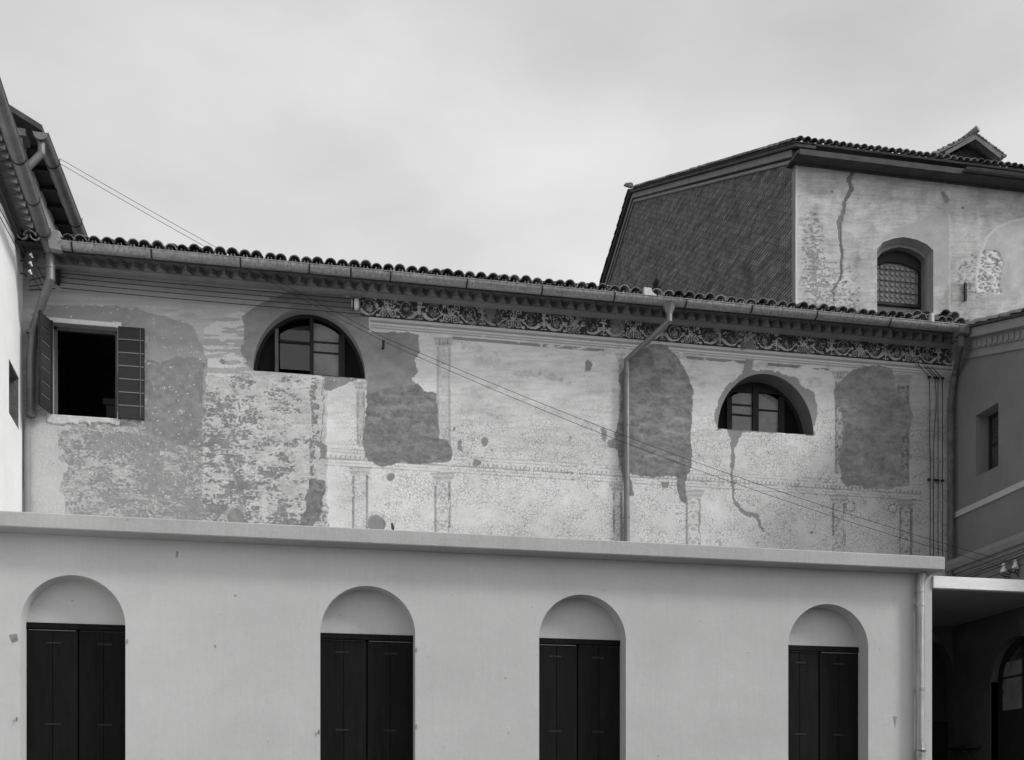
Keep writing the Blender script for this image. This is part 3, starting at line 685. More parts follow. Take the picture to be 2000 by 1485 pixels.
# --- cornice: moulding, saw-tooth brick course, flat course, soffit
YT = -.09
g = MB(); x0, x1 = XL, XR - .002
prof = [(-.004, 9.655), (-.03, 9.66), (-.035, 9.675), (-.075, 9.69), (-.085, 9.714), (.0, 9.714)]
g.add([(x0, y, z) for y, z in prof] + [(x1, y, z) for y, z in prof], [(i, i + 1, 7 + i, 6 + i) for i in range(5)])
corn = g.build('cornice', 'rough_plaster', fb)
tooth = MB().extr([(-.088, .0, 0), (.0, -.14, 0), (.088, .0, 0)], (0, 0, .088)).mesh('brick', 'brick_masonry', bevel=.004)
nt_ = int((x1 - x0) / .186)
for i in range(nt_):
    x = x0 + .11 + i * .186
    o = link('brick', tooth, corn, at=(x, -.078 + random.uniform(-.008, .006), 9.716), rot=(0, 0, random.uniform(-.06, .06)))
MB().box(x0, x1, -.10, 0, 9.718, 9.802).build('brick_backing', 'brick_masonry', corn)
MB().box(x0, x1, -.235, 0, 9.806, 9.830).build('flat_course', 'brick_masonry', corn)
MB().box(x0, x1, -.20, 0, 9.833, 9.85).build('upper_course', 'rough_plaster', corn)

# --- roof of the frescoed building
PIT = R(17); RY = -.66; RZ = 9.795
def tile_mesh(name, r0=.088, r1=.07, ln=.42, th=.013, n=7, flip=False):
    g = MB(); o = []; i_ = []
    for yy, r in ((0, r0), (ln, r1)):
        for rr, lst in ((r, o), (r - th, i_)):
            for k in range(n + 1):
                a = math.pi * (0.04 + .92 * k / n); lst.append((rr * math.cos(a), yy, rr * math.sin(a) * (-1 if flip else 1)))
    m = n + 1; vs = o + i_; fs = []
    for k in range(n): fs += [(k, k + 1, m + k + 1, m + k), (2 * m + k, 3 * m + k, 3 * m + k + 1, 2 * m + k + 1), (k, 2 * m + k, 2 * m + k + 1, k + 1), (m + k, m + k + 1, 3 * m + k + 1, 3 * m + k)]
    fs += [(0, m, 3 * m, 2 * m), (n, 2 * m + n, 3 * m + n, m + n)]
    g.add(vs, fs); return g.mesh(name, 'terracotta_tile', smooth=True)
T_COV = tile_mesh('cover_tile'); T_PAN = tile_mesh('pan_tile', .075, .088, flip=True)
g = MB(); yb = 5.2; zb_ = RZ - .07 + (yb - RY) * math.tan(PIT)
g.add([(XL, RY + .06, RZ - .075), (XR, RY + .06, RZ - .075), (XR, yb, zb_), (XL, yb, zb_), (XL, RY + .06, RZ - .045), (XR, RY + .06, RZ - .045), (XR, yb, zb_ + .03), (XL, yb, zb_ + .03)],
      [(0, 3, 2, 1), (4, 5, 6, 7), (0, 1, 5, 4), (1, 2, 6, 5), (2, 3, 7, 6), (3, 0, 4, 7)])
roof = g.build('roof', 'roof_underlay', fb)
def put_tile(me, x, d, dz=0, yaw=0.0, parent=roof, nm='roof_tile', roll=0):
    y = RY + d * math.cos(PIT); z = RZ + d * math.sin(PIT) + dz
    return link(nm, me, parent, at=(x, y, z), rot=(PIT, roll, yaw))
ncol = int((XR - XL) / .176)
for i in range(ncol + 1):
    x = XL + .06 + i * .176; j = random.uniform
    big_dev = 1.6 if i > ncol - 10 else 1
    put_tile(T_COV, x + j(-.016, .016) * big_dev, j(-.05, .04) * big_dev, j(-.008, .022), j(-.09, .09) * big_dev, roll=j(-.13, .13))
    put_tile(T_COV, x + j(-.012, .012), .34 + j(-.04, .04), .022 + j(0, .035), j(-.12, .12), roll=j(-.15, .15))
    if i < ncol: put_tile(T_PAN, x + .088, -.03 + j(-.02, .02), .03, j(-.02, .02))
g = MB()
for r in range(2, 17):
    for i in range(ncol + 1):
        x = XL + .06 + i * .176; d = r * .34; y = RY + d * math.cos(PIT); z = RZ + d * math.sin(PIT) + .02; e = .36
        a = [(x - .08, y, z), (x - .045, y, z + .06), (x, y, z + .085), (x + .045, y, z + .06), (x + .08, y, z)]
        g.strip(a, [(p[0] * .9 + x * .1, p[1] + e * math.cos(PIT), p[2] + e * math.sin(PIT) - .02) for p in a])
o = g.build('upper_tiles', 'terracotta_tile', roof, smooth=True); o['kind'] = 'stuff'

# ---- small things on the eave
bl = thing('masonry_block', (W(1265, 570, -.70)[0], -.70, 9.95), 'small pale mortared block on the roof edge above the middle downpipe', 'block')
bx, bz = W(1265, 570, -.72); g = MB(); g.box(bx - .065, bx + .065, -.73, -.60, bz - .07, bz + .065).build('block', 'pale_render', bl, bevel=.012)
MB().extr([(bx + .066, -.72, bz - .06), (bx + .066, -.72, bz + .02), (bx + .15, -.72, bz - .04), (bx + .15, -.72, bz - .06)], (0, .1, 0)).build('mortar_fillet', 'pale_render', bl, bevel=.006)
bx, bz = W(1821, 621, -.70)
bl2 = thing('upright_slab', (bx, -.68, bz - .1), 'thin pale stone slab standing upright on the tiles at the right roof corner', 'slab')
MB().box(bx - .03, bx + .03, -.72, -.60, bz - .10, bz + .075).build('stone', 'pale_render', bl2, bevel=.01)
bx, bz = W(1282, 563, -.56)
pl = thing('roof_plant', (bx, -.56, bz - .06), 'small dark bushy weed rooted among the roof tiles beside the pale block', 'plant')
g = MB()
for i in range(320):
    t = random.random(); hh = .02 + t * .17; rad = .055 * math.sin(math.pi * min(1, .25 + t * .75)) + .008; a = random.uniform(0, 6.28); q = random.uniform(.2, 1)
    c_ = Vector((bx + rad * q * math.cos(a) + .006 * math.sin(hh * 40), -.56 + rad * q * math.sin(a), bz - .06 + hh)); d_ = Vector((random.gauss(0, .4), random.gauss(0, .4), 1)).normalized() * .045; s_ = Vector((random.gauss(0, 1), random.gauss(0, 1), 0)).normalized() * .009
    g.add([c_ - s_, c_ + s_, c_ + d_], [(0, 1, 2)])
g.build('foliage', 'leaf_dark', pl); MB().tube([(bx, -.56, bz - .12), (bx, -.56, bz + .05)], .006, 5).build('stem', 'dark_wood', pl)

# ================================================================== GUTTERS AND DOWNPIPES
def gutter(name, pts, r, label, m='zinc', group=None, caps=True, segs=10, nb=None, lip=True):
    t = thing(name, pts[0], label, 'gutter', group); a = Vector(pts[0]); b = Vector(pts[-1])
    d = (b - a).normalized(); side = d.cross(Vector((0, 0, 1))).normalized(); g = MB(); th = .004
    prof = [(r * math.cos(math.pi + math.pi * i / segs), r * math.sin(math.pi + math.pi * i / segs)) for i in range(segs + 1)]
    inn = [(x * (1 - th / r * 2), z * (1 - th / r * 2)) for x, z in prof]
    loop = prof + inn[::-1]
    for p0, p1 in [(a, b)]:
        g.strip([p0 + side * x + Vector((0, 0, z)) for x, z in loop], [p1 + side * x + Vector((0, 0, z)) for x, z in loop], True)
    for p in (a, b): g.add([p + side * x + Vector((0, 0, z)) for x, z in prof], [tuple(range(segs + 1))])
    for sgn in (-1, 1): g.tube([a + side * r * sgn, b + side * r * sgn], .009, 6)
    g.build('trough', m, t, smooth=True); return t, a, b, side
def strap(t, p, side, r, m='iron', hook=True):
    d = Vector((-side.y, side.x, 0)); g = MB(); n = 8; la = []; lb = []
    for i in range(n + 1):
        an = math.pi + math.pi * i / n; q = p + side * (r + .008) * math.cos(an) + Vector((0, 0, (r + .008) * math.sin(an))); la.append(q - d * .012); lb.append(q + d * .012)
    g.strip(la, lb); g.strip([x + (p - x).normalized() * .004 for x in la], [x + (p - x).normalized() * .004 for x in lb])
    if hook: g.tube([lb[0] if side.y > 0 else la[-1], (lb[0] if side.y > 0 else la[-1]) + Vector((0, 0, .05))], .006, 5)
    g.build('bracket', m, t)
GY = -.66; GZ = 9.72; GR = .092
gx0 = W(120, 480, GY)[0]; gx1 = W(1880, 640, GY)[0]
gt, ga, gb_, gs = gutter('eave_gutter', [(gx0, GY, GZ + .01), (gx1, GY, GZ + .01)], GR, 'long half-round zinc gutter under the tiled eave of the frescoed building')
for p in (142, 297, 470, 604, 685, 762, 911, 1057, 1198, 1337, 1465, 1592, 1735): strap(gt, Vector((W(p, 550, GY)[0], GY, GZ + .01)), gs, GR, hook=False)
def pipe(name, pts, r, label, m, collars=(), group='metal downpipes', hopper=None, n=12, mc=None):
    t = thing(name, pts[-1], label, 'downpipe', group)
    for i in range(len(pts) - 1):
        a = Vector(pts[i]); b = Vector(pts[i + 1]); e = (b - a).normalized() * r * .35
        MB().tube([a - (e if i else e * 0), b + (e if i < len(pts) - 2 else e * 0)], [r, r * (.97 if i else 1)], n).build('pipe_length', m, t, smooth=True)
    for c in collars:
        c = Vector(c); MB().tube([c - Vector((0, 0, .02)), c + Vector((0, 0, .02))], r * 1.13, n).build('collar', mc or m, t, smooth=True)
    return t
# middle pipe
hx = W(1307, 590, GY)[0]; jx = W(1224, 704, -.075)[0]; jz = W(1224, 704, -.075)[1]; e1 = W(1304, 627, GY)
t = pipe('downpipe', [(hx, GY, GZ - .13), (hx, GY, e1[1]), (jx, -.075, jz), (jx, -.075, ZS0 - .0 + .1)], .048,
     'kinked zinc downpipe dropping down the middle of the frescoed wall', 'old_zinc',
     [(jx, -.075, W(1222, y, -.075)[1]) for y in (731, 829, 1010)])
g = MB(); n = 20; pr = [(.05, -.14), (.06, -.10), (.085, -.04), (.105, .0)]
for r_, h_ in pr:
    for j in range(n): rr = r_ * (1.06 if j % 2 else .94); g.v.append((hx + rr * math.cos(6.2832 * j / n), GY + rr * math.sin(6.2832 * j / n), GZ - .07 + h_))
for i in range(3):
    for j in range(n): g.f.append((i * n + j, i * n + (j + 1) % n, (i + 1) * n + (j + 1) % n, (i + 1) * n + j))
g.build('fluted_hopper', 'old_zinc', t)
# right corner pipe
rx = W(1857, 900, -.1)[0]
t = pipe('downpipe', [(gx1 - .02, GY, GZ - .07), (gx1 - .02, GY + .02, GZ - .30), (W(1864, 735, -.12)[0], -.12, W(1864, 735, -.12)[1]), (rx, -.1, W(1857, 790, -.1)[1]), (rx, -.1, ZS0 + .05)], .052,
     'dark rusty downpipe with flaking coat in the right corner of the courtyard', 'rusty_pipe',
     [(rx, -.1, W(1857, y, -.1)[1]) for y in (800, 960)])
MB().box(gx1 - .13, gx1 + .09, GY - .10, GY + .10, GZ - .14, GZ + .03).build('outlet_box', 'rusty_pipe', t, bevel=.02)
# left corner pipe
lx = W(60, 900, -.1)[0]; q0 = W(98, 515, GY + .1)
t = pipe('downpipe', [(q0[0], GY + .1, 9.68), (q0[0], GY + .1, W(97, 545, GY + .1)[1]), (W(66, 640, -.1)[0], -.1, W(66, 640, -.1)[1]), (lx, -.1, W(60, 700, -.1)[1]), (lx, -.1, W(60, 815, -.1)[1])], .062,
     'bent downpipe dropping from the left roof corner beside the open square window', 'old_zinc',
     [(q0[0], GY + .1, W(98, 522, GY + .1)[1]), (lx, -.1, W(62, 650, -.1)[1]), (lx, -.1, W(61, 812, -.1)[1])])
lp_ = W(54, 900, -.05)[0]
MB().tube([(lp_, -.055, W(54, 818, -.05)[1]), (lp_, -.055, ZS0)], .045, 12).build('lower_pipe', 'pale_stone', t, smooth=True)
g = MB(); g.lathe([(.055, -.16), (.08, -.12), (.13, -.02), (.135, .05)], (q0[0], GY + .1, 9.78), n=14).build('hopper', 'old_zinc', t, smooth=True)

# ================================================================== LOW FRONT BUILDING (arcade)
ab = thing('low_front_building', (2.5, YF, 0), 'low pale smooth plastered building with four arched shuttered doorways and a flat terrace slab', 'building')
doors = [(40, 245, 1215, 1221, 1123.5), (625.5, 811, 1236, 1240, 1144.5), (1053, 1222.5, 1246, 1250, 1161.5), (1539.5, 1696, 1260, 1265, 1180)]
loops = []
for xa, xb, ya, yb2, yt in doors:
    x0 = W(xa, 1240, YF)[0]; x1 = W(xb, 1240, YF)[0]; r = (x1 - x0) / 2; zt = W((xa + xb) / 2, yt, YF)[1]
    loops.append(arch_loop(x0, x1, .004, zt - r, r, 40))
g = MB(); holed(g, [(-6.5, .002), (XE, .002), (XE, ZS0), (-6.5, ZS0)], loops, lambda a, b, d: (a, YF + d, b), .32)
wa = g.build('wall', 'smooth_plaster', ab)
g = MB(); g.box(XE - .3, XE - .001, YF + .3205, -.02, 0, ZS0).build('side_wall', 'smooth_plaster', ab)
MB().box(-6.5, XE + .01, YF - .315, -.02, ZS0 + .001, ZS1).build('terrace_slab', 'slab_plaster', ab, bevel=.012)
MB().box(XL + .01, XE - .1, YF - .2, -.025, ZS1, ZS1 + .01).build('terrace_floor', 'tile_floor', ab)
RD = .30
for k, ((xa, xb, ya, yb2, yt), lp) in enumerate(zip(doors, loops)):
    xs = [p[0] for p in lp]; x0, x1 = min(xs), max(xs); yd = YF + RD; zt = W(xa + 12, ya + 1, yd)[1]
    top = max(p[1] for p in lp)
    MB().box(x0 - .02, x1 + .02, yd - .02, yd + .05, zt + .001, top + .1).build('lunette_panel', 'smooth_plaster', ab)
    fr = MB().box(x0 - .01, x1 + .01, yd - .03, yd + .04, zt - .075, zt).build('door', 'dark_shutter_paint', ab)
    wd = (x1 - x0) / 4; gap = .006; zt2 = zt - .078
    for i in range(4):
        a = x0 + i * wd; gg = .009 if i % 2 == 0 else .002
        MB().box(a + (.008 if i == 2 else .002), a + wd - (.008 if i == 1 else .002), yd - .012 - (.004 if i in (0, 3) else 0), yd + .03, .02, zt2).build('board', 'dark_shutter_paint', fr, bevel=.005)
    for i in (0, 1):
        xc = x0 + wd * (1 + 2 * i) + random.uniform(-.02, .02)
        for zz in (zt - .25, zt - 1.28, zt - 2.4):
            MB().box(xc - .09, xc + .09, yd - .021, yd - .015, zz - .013, zz + .013).build('hinge_strap', 'dark_wood', fr, bevel=.003)
        MB().box(x0 + wd * 2 * i + .03, x0 + wd * 2 * i + wd * 2 - .03, yd - .026, yd - .017, zt2 - .018, zt2 - .012).build('drip_strip', 'iron' if (k + i) % 2 else 'old_zinc', fr)
# iron shutter catches on the wall beside the doors
for (px_, py_) in ((30, 1247), (248, 1253), (813, 1270), (813, 1420), (623, 1430), (32, 1405)):
    x, z = W(px_, py_, YF - .03)
    ct_o = MB().tube([(x, YF + .01, z), (x, YF - .022, z)], .008, 6).tube([(x, YF - .022, z - .03), (x, YF - .022, z + .03)], .007, 6).build('shutter_catch', 'old_zinc', ab)
chips = [[(1744, 1399), (1752, 1400), (1750, 1410), (1748, 1424), (1746, 1410)], [(344, 1076), (349, 1078), (347, 1090), (343, 1088)], [(18, 1240), (33, 1238), (36, 1252), (26, 1256), (20, 1250)],
         [(418, 1258), (423, 1262), (420, 1268)]]
for cp in chips: MB().extr([(W(a, b, YF)[0], YF - .0015, W(a, b, YF)[1]) for a, b in cp], (0, .004, 0)).build('plaster_chip', 'rough_plaster', ab)
# downpipe on the front building
px0 = W(1797, 1300, YF - .09)[0]
t = pipe('downpipe', [(px0 + .03, YF - .09, ZS0), (px0, YF - .085, ZS0 - .17), (px0, YF - .085, 2.45), (px0 - .004, YF - .09, .05)], .062,
     'straight pale zinc downpipe at the right end of the low front building', 'zinc',
     [(px0, YF - .085, W(1797, y, YF - .085)[1]) for y in (1155, 1182, 1346, 1474)])
g = MB(); zc = W(1797, 1462, YF)[1]; g.lathe([(.062, -.06), (.078, -.03), (.07, 0), (.062, .07)], (px0 + .012, YF - .09, zc), n=9).build('dented_sleeve', 'zinc', t)

# bird on the terrace edge
bx, bz = W(767, 1036, YF - .26); Y_ = YF - .26; bz = ZS1
bd = thing('bird', (bx, Y_, bz), 'small dark bird perched on the terrace edge below the painted pilasters', 'bird')
MB().tube([(bx + .012, Y_ + .06, bz + .0), (bx + .008, Y_ + .03, bz + .018), (bx + .004, Y_ + .01, bz + .032), (bx, Y_, bz + .048), (bx - .003, Y_ - .008, bz + .064), (bx - .006, Y_ - .012, bz + .076), (bx - .010, Y_ - .018, bz + .084), (bx - .018, Y_ - .026, bz + .084), (bx - .026, Y_ - .034, bz + .081)],
          [.004, .011, .019, .022, .019, .014, .015, .010, .001], 10).build('body', 'feathers', bd, smooth=True)
for s_ in (-1, 1): MB().tube([(bx + s_ * .007, Y_, bz + .032), (bx + s_ * .008, Y_ - .004, bz + .002), (bx + s_ * .008, Y_ - .016, bz + .001)], .0015, 4).build('leg', 'iron', bd)

# ================================================================== PORCH CANOPY (right)
cz0 = CZ + 3.25; cz1 = CZ + 3.425
cn_ = thing('porch_canopy', (XE + 1.1, -1.4, cz0), 'flat pale concrete canopy roofing the dark porch right of the low building', 'canopy')
MB().box(XE + .004, XR + 1.0 - 1.002, YF - .03, -.004, cz0, cz1).build('slab', 'canopy_concrete', cn_, bevel=.006)

# ================================================================== RIGHT WING
rw = thing('right_wing', (XR, -2, 0), 'dark grey stuccoed side wing with narrow slit window and stone string course', 'building')
YE = -3.3
def RP(a, b, d): return (XR + d, a, b)      # a = Y, b = Z
def rpt(px, py): return SX(px, py, XR)
wn = [rpt(1906, 929.5), rpt(1951, 912), rpt(1949, 789.5), rpt(1905, 810)]
y1_ = wn[0][0]; y0_ = (wn[1][0] + wn[2][0]) / 2; zb4 = wn[0][1] - .02; zt4 = (wn[3][1] + wn[2][1]) / 2
win4 = [(y0_, zb4), (y1_, zb4), (y1_, zt4), (y0_, zt4)]
da = rpt(1936, 1330)[0]; dc = rpt(1986, 1250)[0]; rr = da - dc; dtop = rpt(1986, 1243)[1]
door4 = [(dc - rr, .004), (da, .004)] + [(dc + rr * math.cos(math.pi * i / 24), dtop - rr * 1.0 + rr * math.sin(math.pi * i / 24)) for i in range(25)]
RTOP = lambda y: 9.80 + (y + .5) * math.tan(R(17))
g = MB(); holed(g, [(YE, .002), (-.004, .002), (-.004, RTOP(0) - .1), (YE, RTOP(YE) - .1)], [win4, door4], RP, .35)
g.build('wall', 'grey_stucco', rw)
MB().box(XR + .5, XR + .6, y0_ - .5, y1_ + .5, zb4 - .5, zt4 + .5).build('room_interior', 'room_dark', rw)
# window frame in the slit
fr = MB().box(XR + .24, XR + .28, y0_, y1_, zb4, zb4 + .05).box(XR + .24, XR + .28, y0_, y1_, zt4 - .05, zt4).box(XR + .24, XR + .28, y1_ - .06, y1_, zb4 + .05, zt4 - .05).box(XR + .24, XR + .28, y0_, y0_ + .06, zb4 + .05, zt4 - .05).box(XR + .245, XR + .275, y0_, y1_, (zb4 + zt4) / 2 - .02, (zb4 + zt4) / 2 + .02).build('window', 'dark_wood', rw)
MB().box(XR + .255, XR + .26, y0_ + .06, y1_ - .06, zb4 + .05, (zb4 + zt4) / 2 - .02).build('pane', 'clear_glass', fr)
MB().box(XR + .255, XR + .26, y0_ + .06, y1_ - .06, (zb4 + zt4) / 2 + .02, zt4 - .05).build('pane', 'clear_glass', fr)
def ymould(name, prof, m, slope=0.0, ya=YE, yb=-.006, parent=rw):
    """prof: (out, z) points, out measured from the wall towards the courtyard"""
    g = MB(); n = len(prof)
    g.add([(XR - o, ya, z + (ya - yb) * slope) for o, z in prof] + [(XR - o, yb, z) for o, z in prof],
          [tuple(range(n))[::-1], tuple(range(n, 2 * n))] + [(i, (i + 1) % n, n + (i + 1) % n, n + i) for i in range(n)])
    return g.build(name, m, parent)
zs_ = rpt(1868, 1012)[1]; zs_t = rpt(1868, 1001)[1]
ymould('string_course', [(-.01, zs_), (.035, zs_), (.035, zs_t), (-.01, zs_t)], 'string_stone')
zc = [rpt(1858, y)[1] for y in (1105, 1111, 1121, 1127, 1131, 1138)]
ymould('lower_cornice', [(-.01, zc[4] - .04), (.05, zc[4] - .04), (.05, zc[3]), (.10, zc[3]), (.10, zc[2]), (.17, zc[2] + .01), (.21, zc[1] - .0), (.21, zc[0] + .02), (-.01, zc[0] + .05)], 'pale_stone')
sl_ = math.tan(R(17)); z0 = RTOP(0)
ymould('raking_cornice', [(-.01, z0 - .50), (.03, z0 - .50), (.03, z0 - .36), (.06, z0 - .36), (.06, z0 - .20), (.16, z0 - .18), (.16, z0 - .03), (-.01, z0 - .03)], 'pale_stone', slope=sl_)
for i in range(18):
    y = -.15 - i * .14; z = z0 - .36 + y * sl_
    MB().box(XR - .078, XR - .055, y - .035, y + .035, z + .02, z + .12).build('dentil', 'pale_stone', rw)
# roof of the right wing
g = MB(); g.add([(XR - .2, YE, RTOP(YE) - .02), (XR + 5, YE, RTOP(YE) - .02), (XR + 5, 3, RTOP(3) - .02), (XR - .2, 3, RTOP(3) - .02), (XR - .2, YE, RTOP(YE) + .02), (XR + 5, YE, RTOP(YE) + .02), (XR + 5, 3, RTOP(3) + .02), (XR - .2, 3, RTOP(3) + .02)],
      [(0, 3, 2, 1), (4, 5, 6, 7), (0, 1, 5, 4), (1, 2, 6, 5), (2, 3, 7, 6), (3, 0, 4, 7)])
rr_ = g.build('roof', 'roof_underlay', rw)
for i in range(12):
    y = -3.3 + i * .30; z = RTOP(y)
    link('roof_tile', T_COV, rr_, at=(XR - .13 + random.uniform(-.02, .02), y, z + .01), rot=(PIT + R(4), random.uniform(-.1, .1), random.uniform(-.05, .05)))
    link('roof_tile', T_COV, rr_, at=(XR + .05, y, z + .04), rot=(PIT + R(4), 0, random.uniform(-.05, .05)))
# loose tiles heaped where the two roofs meet
for i in range(11):
    x = XR - .95 + random.uniform(0, .85); y = -.45 + random.uniform(-.08, .45)
    link('roof_tile', T_COV, roof, at=(x, y, 9.88 + (y + .6) * .3 + random.uniform(.03, .14)), rot=(PIT + random.uniform(-.1, .15), random.uniform(-.2, .2), random.uniform(-.9, .1)))
# arched glazed door of the wing
trim_o = [(dc - (rr + .17), .004), (da + .17, .004)] + [(dc + (rr + .17) * math.cos(math.pi * i / 24), dtop - rr + (rr + .17) * math.sin(math.pi * i / 24)) for i in range(25)]
g = MB(); g.strip([RP(a, b, -.02) for a, b in trim_o[1:]], [RP(a, b, -.02) for a, b in door4[1:]]); g.strip([RP(a, b, .0) for a, b in trim_o[1:]], [RP(a, b, -.02) for a, b in trim_o[1:]]); g.strip([RP(a, b, .15) for a, b in door4[1:]], [RP(a, b, -.02) for a, b in door4[1:]])
g.build('door_surround', 'porch_plaster', rw)
dz_ = rpt(1950, 1388)[1]
g = MB(); xd = XR + .12
g.box(xd, xd + .05, dc - rr, da, .01, dz_)
g.box(xd, xd + .05, dc - .04, dc + .04, dz_, dtop - .06)
g.box(xd, xd + .05, da - .10, da, dz_, dtop - rr)
n_ = 24; o_ = [(dc + rr * math.cos(math.pi * i / n_), dtop - rr + rr * math.sin(math.pi * i / n_)) for i in range(n_ + 1)]; ii = [(dc + (rr - .11) * math.cos(math.pi * i / n_), dtop - rr + (rr - .11) * math.sin(math.pi * i / n_)) for i in range(n_ + 1)]
g.strip([(xd, a, b) for a, b in o_], [(xd, a, b) for a, b in ii]); g.strip([(xd, a, b) for a, b in ii], [(xd + .05, a, b) for a, b in ii])
zt_ = rpt(1960, 1322)[1]; g.box(xd, xd + .05, dc - rr, da, zt_ - .015, zt_ + .015)
dr = g.build('arched_door', 'dark_wood', rw)
for (ya, yb_) in ((dc + .04, da - .1), (dc - rr + .1, dc - .04)):
    MB().box(xd + .02, xd + .025, ya, yb_, dz_, zt_ - .015).build('pane', 'dusty_glass', dr)
    MB().box(xd + .02, xd + .025, ya, yb_, zt_ + .015, dtop - .35).build('pane', 'dusty_glass', dr)
MB().box(XR + .5, XR + .55, dc - rr - .4, da + .3, 0, dtop + .3).build('hall_interior', 'room_dark', rw)
g = MB(); holed(g, [(YF + .02, .003), (-.006, .003), (-.006, cz0 - .002), (YF + .02, cz0 - .002)], [[(a, max(b, .005)) for a, b in trim_o]], lambda a, b, d: (XR - .021 + d, a, b), .018, back=False); g.build('porch_shade_sheet', 'porch_plaster', rw)  # dark sheet over the wing wall, added to deepen the porch shade
MB().box(XE + .01, XR - .03, YF + .02, -.006, cz0 - .014, cz0 - .001).build('soffit_shade_sheet', 'grey_stucco', cn_)  # added dark sheet that puts shade on the canopy's underside
# shelf in the porch
sy, sz = rpt(1895, 1462)
sh = thing('wall_shelf', (XR - .15, sy, sz), 'small dark ledge on curved brackets fixed to the porch wall', 'shelf')
MB().box(XR - .30, XR - .002, sy - .33, sy + .33, sz - .02, sz + .02).build('board', 'dark_wood', sh)
for dy in (-.22, .22): MB().tube([(XR - .01, sy + dy, sz - .26), (XR - .08, sy + dy, sz - .24), (XR - .18, sy + dy, sz - .14), (XR - .25, sy + dy, sz - .02)], .012, 6).build('bracket', 'iron', sh)

# ================================================================== LEFT WING
lw = thing('left_wing', (XL, -4, 0), 'bright limewashed side wing with dark saw-tooth cornice at the left edge', 'building')
def LP(a, b, d): return (XL - d, a, b)
lpt = lambda px, py: SX(px, py, XL)
q1 = lpt(18, 711); q2 = lpt(35, 742); q3 = lpt(35, 841); q4 = lpt(18, 813)
wl = [(q1[0] - .25, (q3[1] + q4[1]) / 2 - .02), ((q2[0] + q3[0]) / 2, (q3[1] + q4[1]) / 2 - .02), ((q2[0] + q3[0]) / 2, (q1[1] + q2[1]) / 2), (q1[0] - .25, (q1[1] + q2[1]) / 2)]
LT = 9.79
g = MB(); holed(g, [(-14, .002), (-.002, .002), (-.002, LT), (-14, LT)], [wl], LP, .4)
g.build('wall', 'white_limewash', lw)
lin = MB(); ly0, ly1, lz0, lz1 = wl[0][0], wl[1][0], wl[0][1], wl[2][1]
lin.box(XL - .4, XL - .01, ly1 - .012, ly1 - .001, lz0 + .001, lz1 - .001).box(XL - .4, XL - .01, ly0 + .001, ly0 + .012, lz0 + .001, lz1 - .001).box(XL - .4, XL - .01, ly0 + .013, ly1 - .013, lz1 - .012, lz1 - .001).box(XL - .4, XL - .01, ly0 + .013, ly1 - .013, lz0 + .001, lz0 + .012)
lin.build('window_reveal', 'brick_masonry', lw)
MB().box(XL - .62, XL - .401, wl[0][0] - .2, wl[1][0] + .2, wl[0][1] - .2, wl[2][1] + .2).build('window_backing', 'reveal_plaster', lw)
GX = XL + .42; G1Z = 9.80
steps = [(0, .05, 9.792, 9.85), (0, .09, 9.852, 9.88), (0, .30, 9.962, 9.98)]
g = MB(); [g.box(XL - .01, XL + b, -14, -.012, c_, d_) for a, b, c_, d_ in steps]; lc = g.build('cornice', 'dark_soffit', lw)
MB().box(XL - .01, XL + .14, -14, -.012, 9.881, 9.961).build('brick_backing', 'dark_brick', lc)
tooth2 = tooth.copy(); tooth2.materials.clear(); tooth2.materials.append(MATS['dark_brick'])
for i in range(40):
    link('brick', tooth2, lc, at=(XL + .13, -.75 - i * .186, 9.873), rot=(0, 0, R(90)))
lr = MB().box(XL - 1.5, XL + .30, -14, -.95, 9.985, 10.02).build('roof', 'dark_soffit', lw)
for i in range(36):
    link('roof_tile', T_COV, lr, at=(XL + .30, -1.2 - i * .176, 9.99), rot=(R(8), 0, R(90)))
gt1, a_, b_, s1 = gutter('eave_gutter', [(GX, -13, G1Z), (GX, -.78, G1Z)], .088, 'thick round zinc gutter on the left wing, nearest the left edge', 'old_zinc')
for y in (-2.62, -1.68, -.86): strap(gt1, Vector((GX, y, G1Z)), s1, .088)
# corner block
bx, bz = W(112, 465, -.55); bl3 = thing('corner_block', (bx, -.55, bz - .12), 'pale stone block where the left gutters meet above the corner hopper', 'block')
MB().box(bx - .09, bx + .06, -.66, -.45, bz - .10, bz + .06).build('stone', 'pale_stone', bl3, bevel=.02)
MB().extr([(bx - .10, -.74, bz - .08), (bx + .07, -.74, bz - .06), (bx + .09, -.74, bz - .26), (bx - .06, -.74, bz - .25)], (0, .12, 0)).build('lead_flashing', 'pale_stone', bl3)
LROT = R(3.4)
def swing(root):
    c = Vector((XL, 0, 0)); v = root.location - c; m_ = Matrix.Rotation(LROT, 3, 'Z'); root.location = c + m_ @ v; root.rotation_euler.z += LROT
swing(lw); swing(gt1)
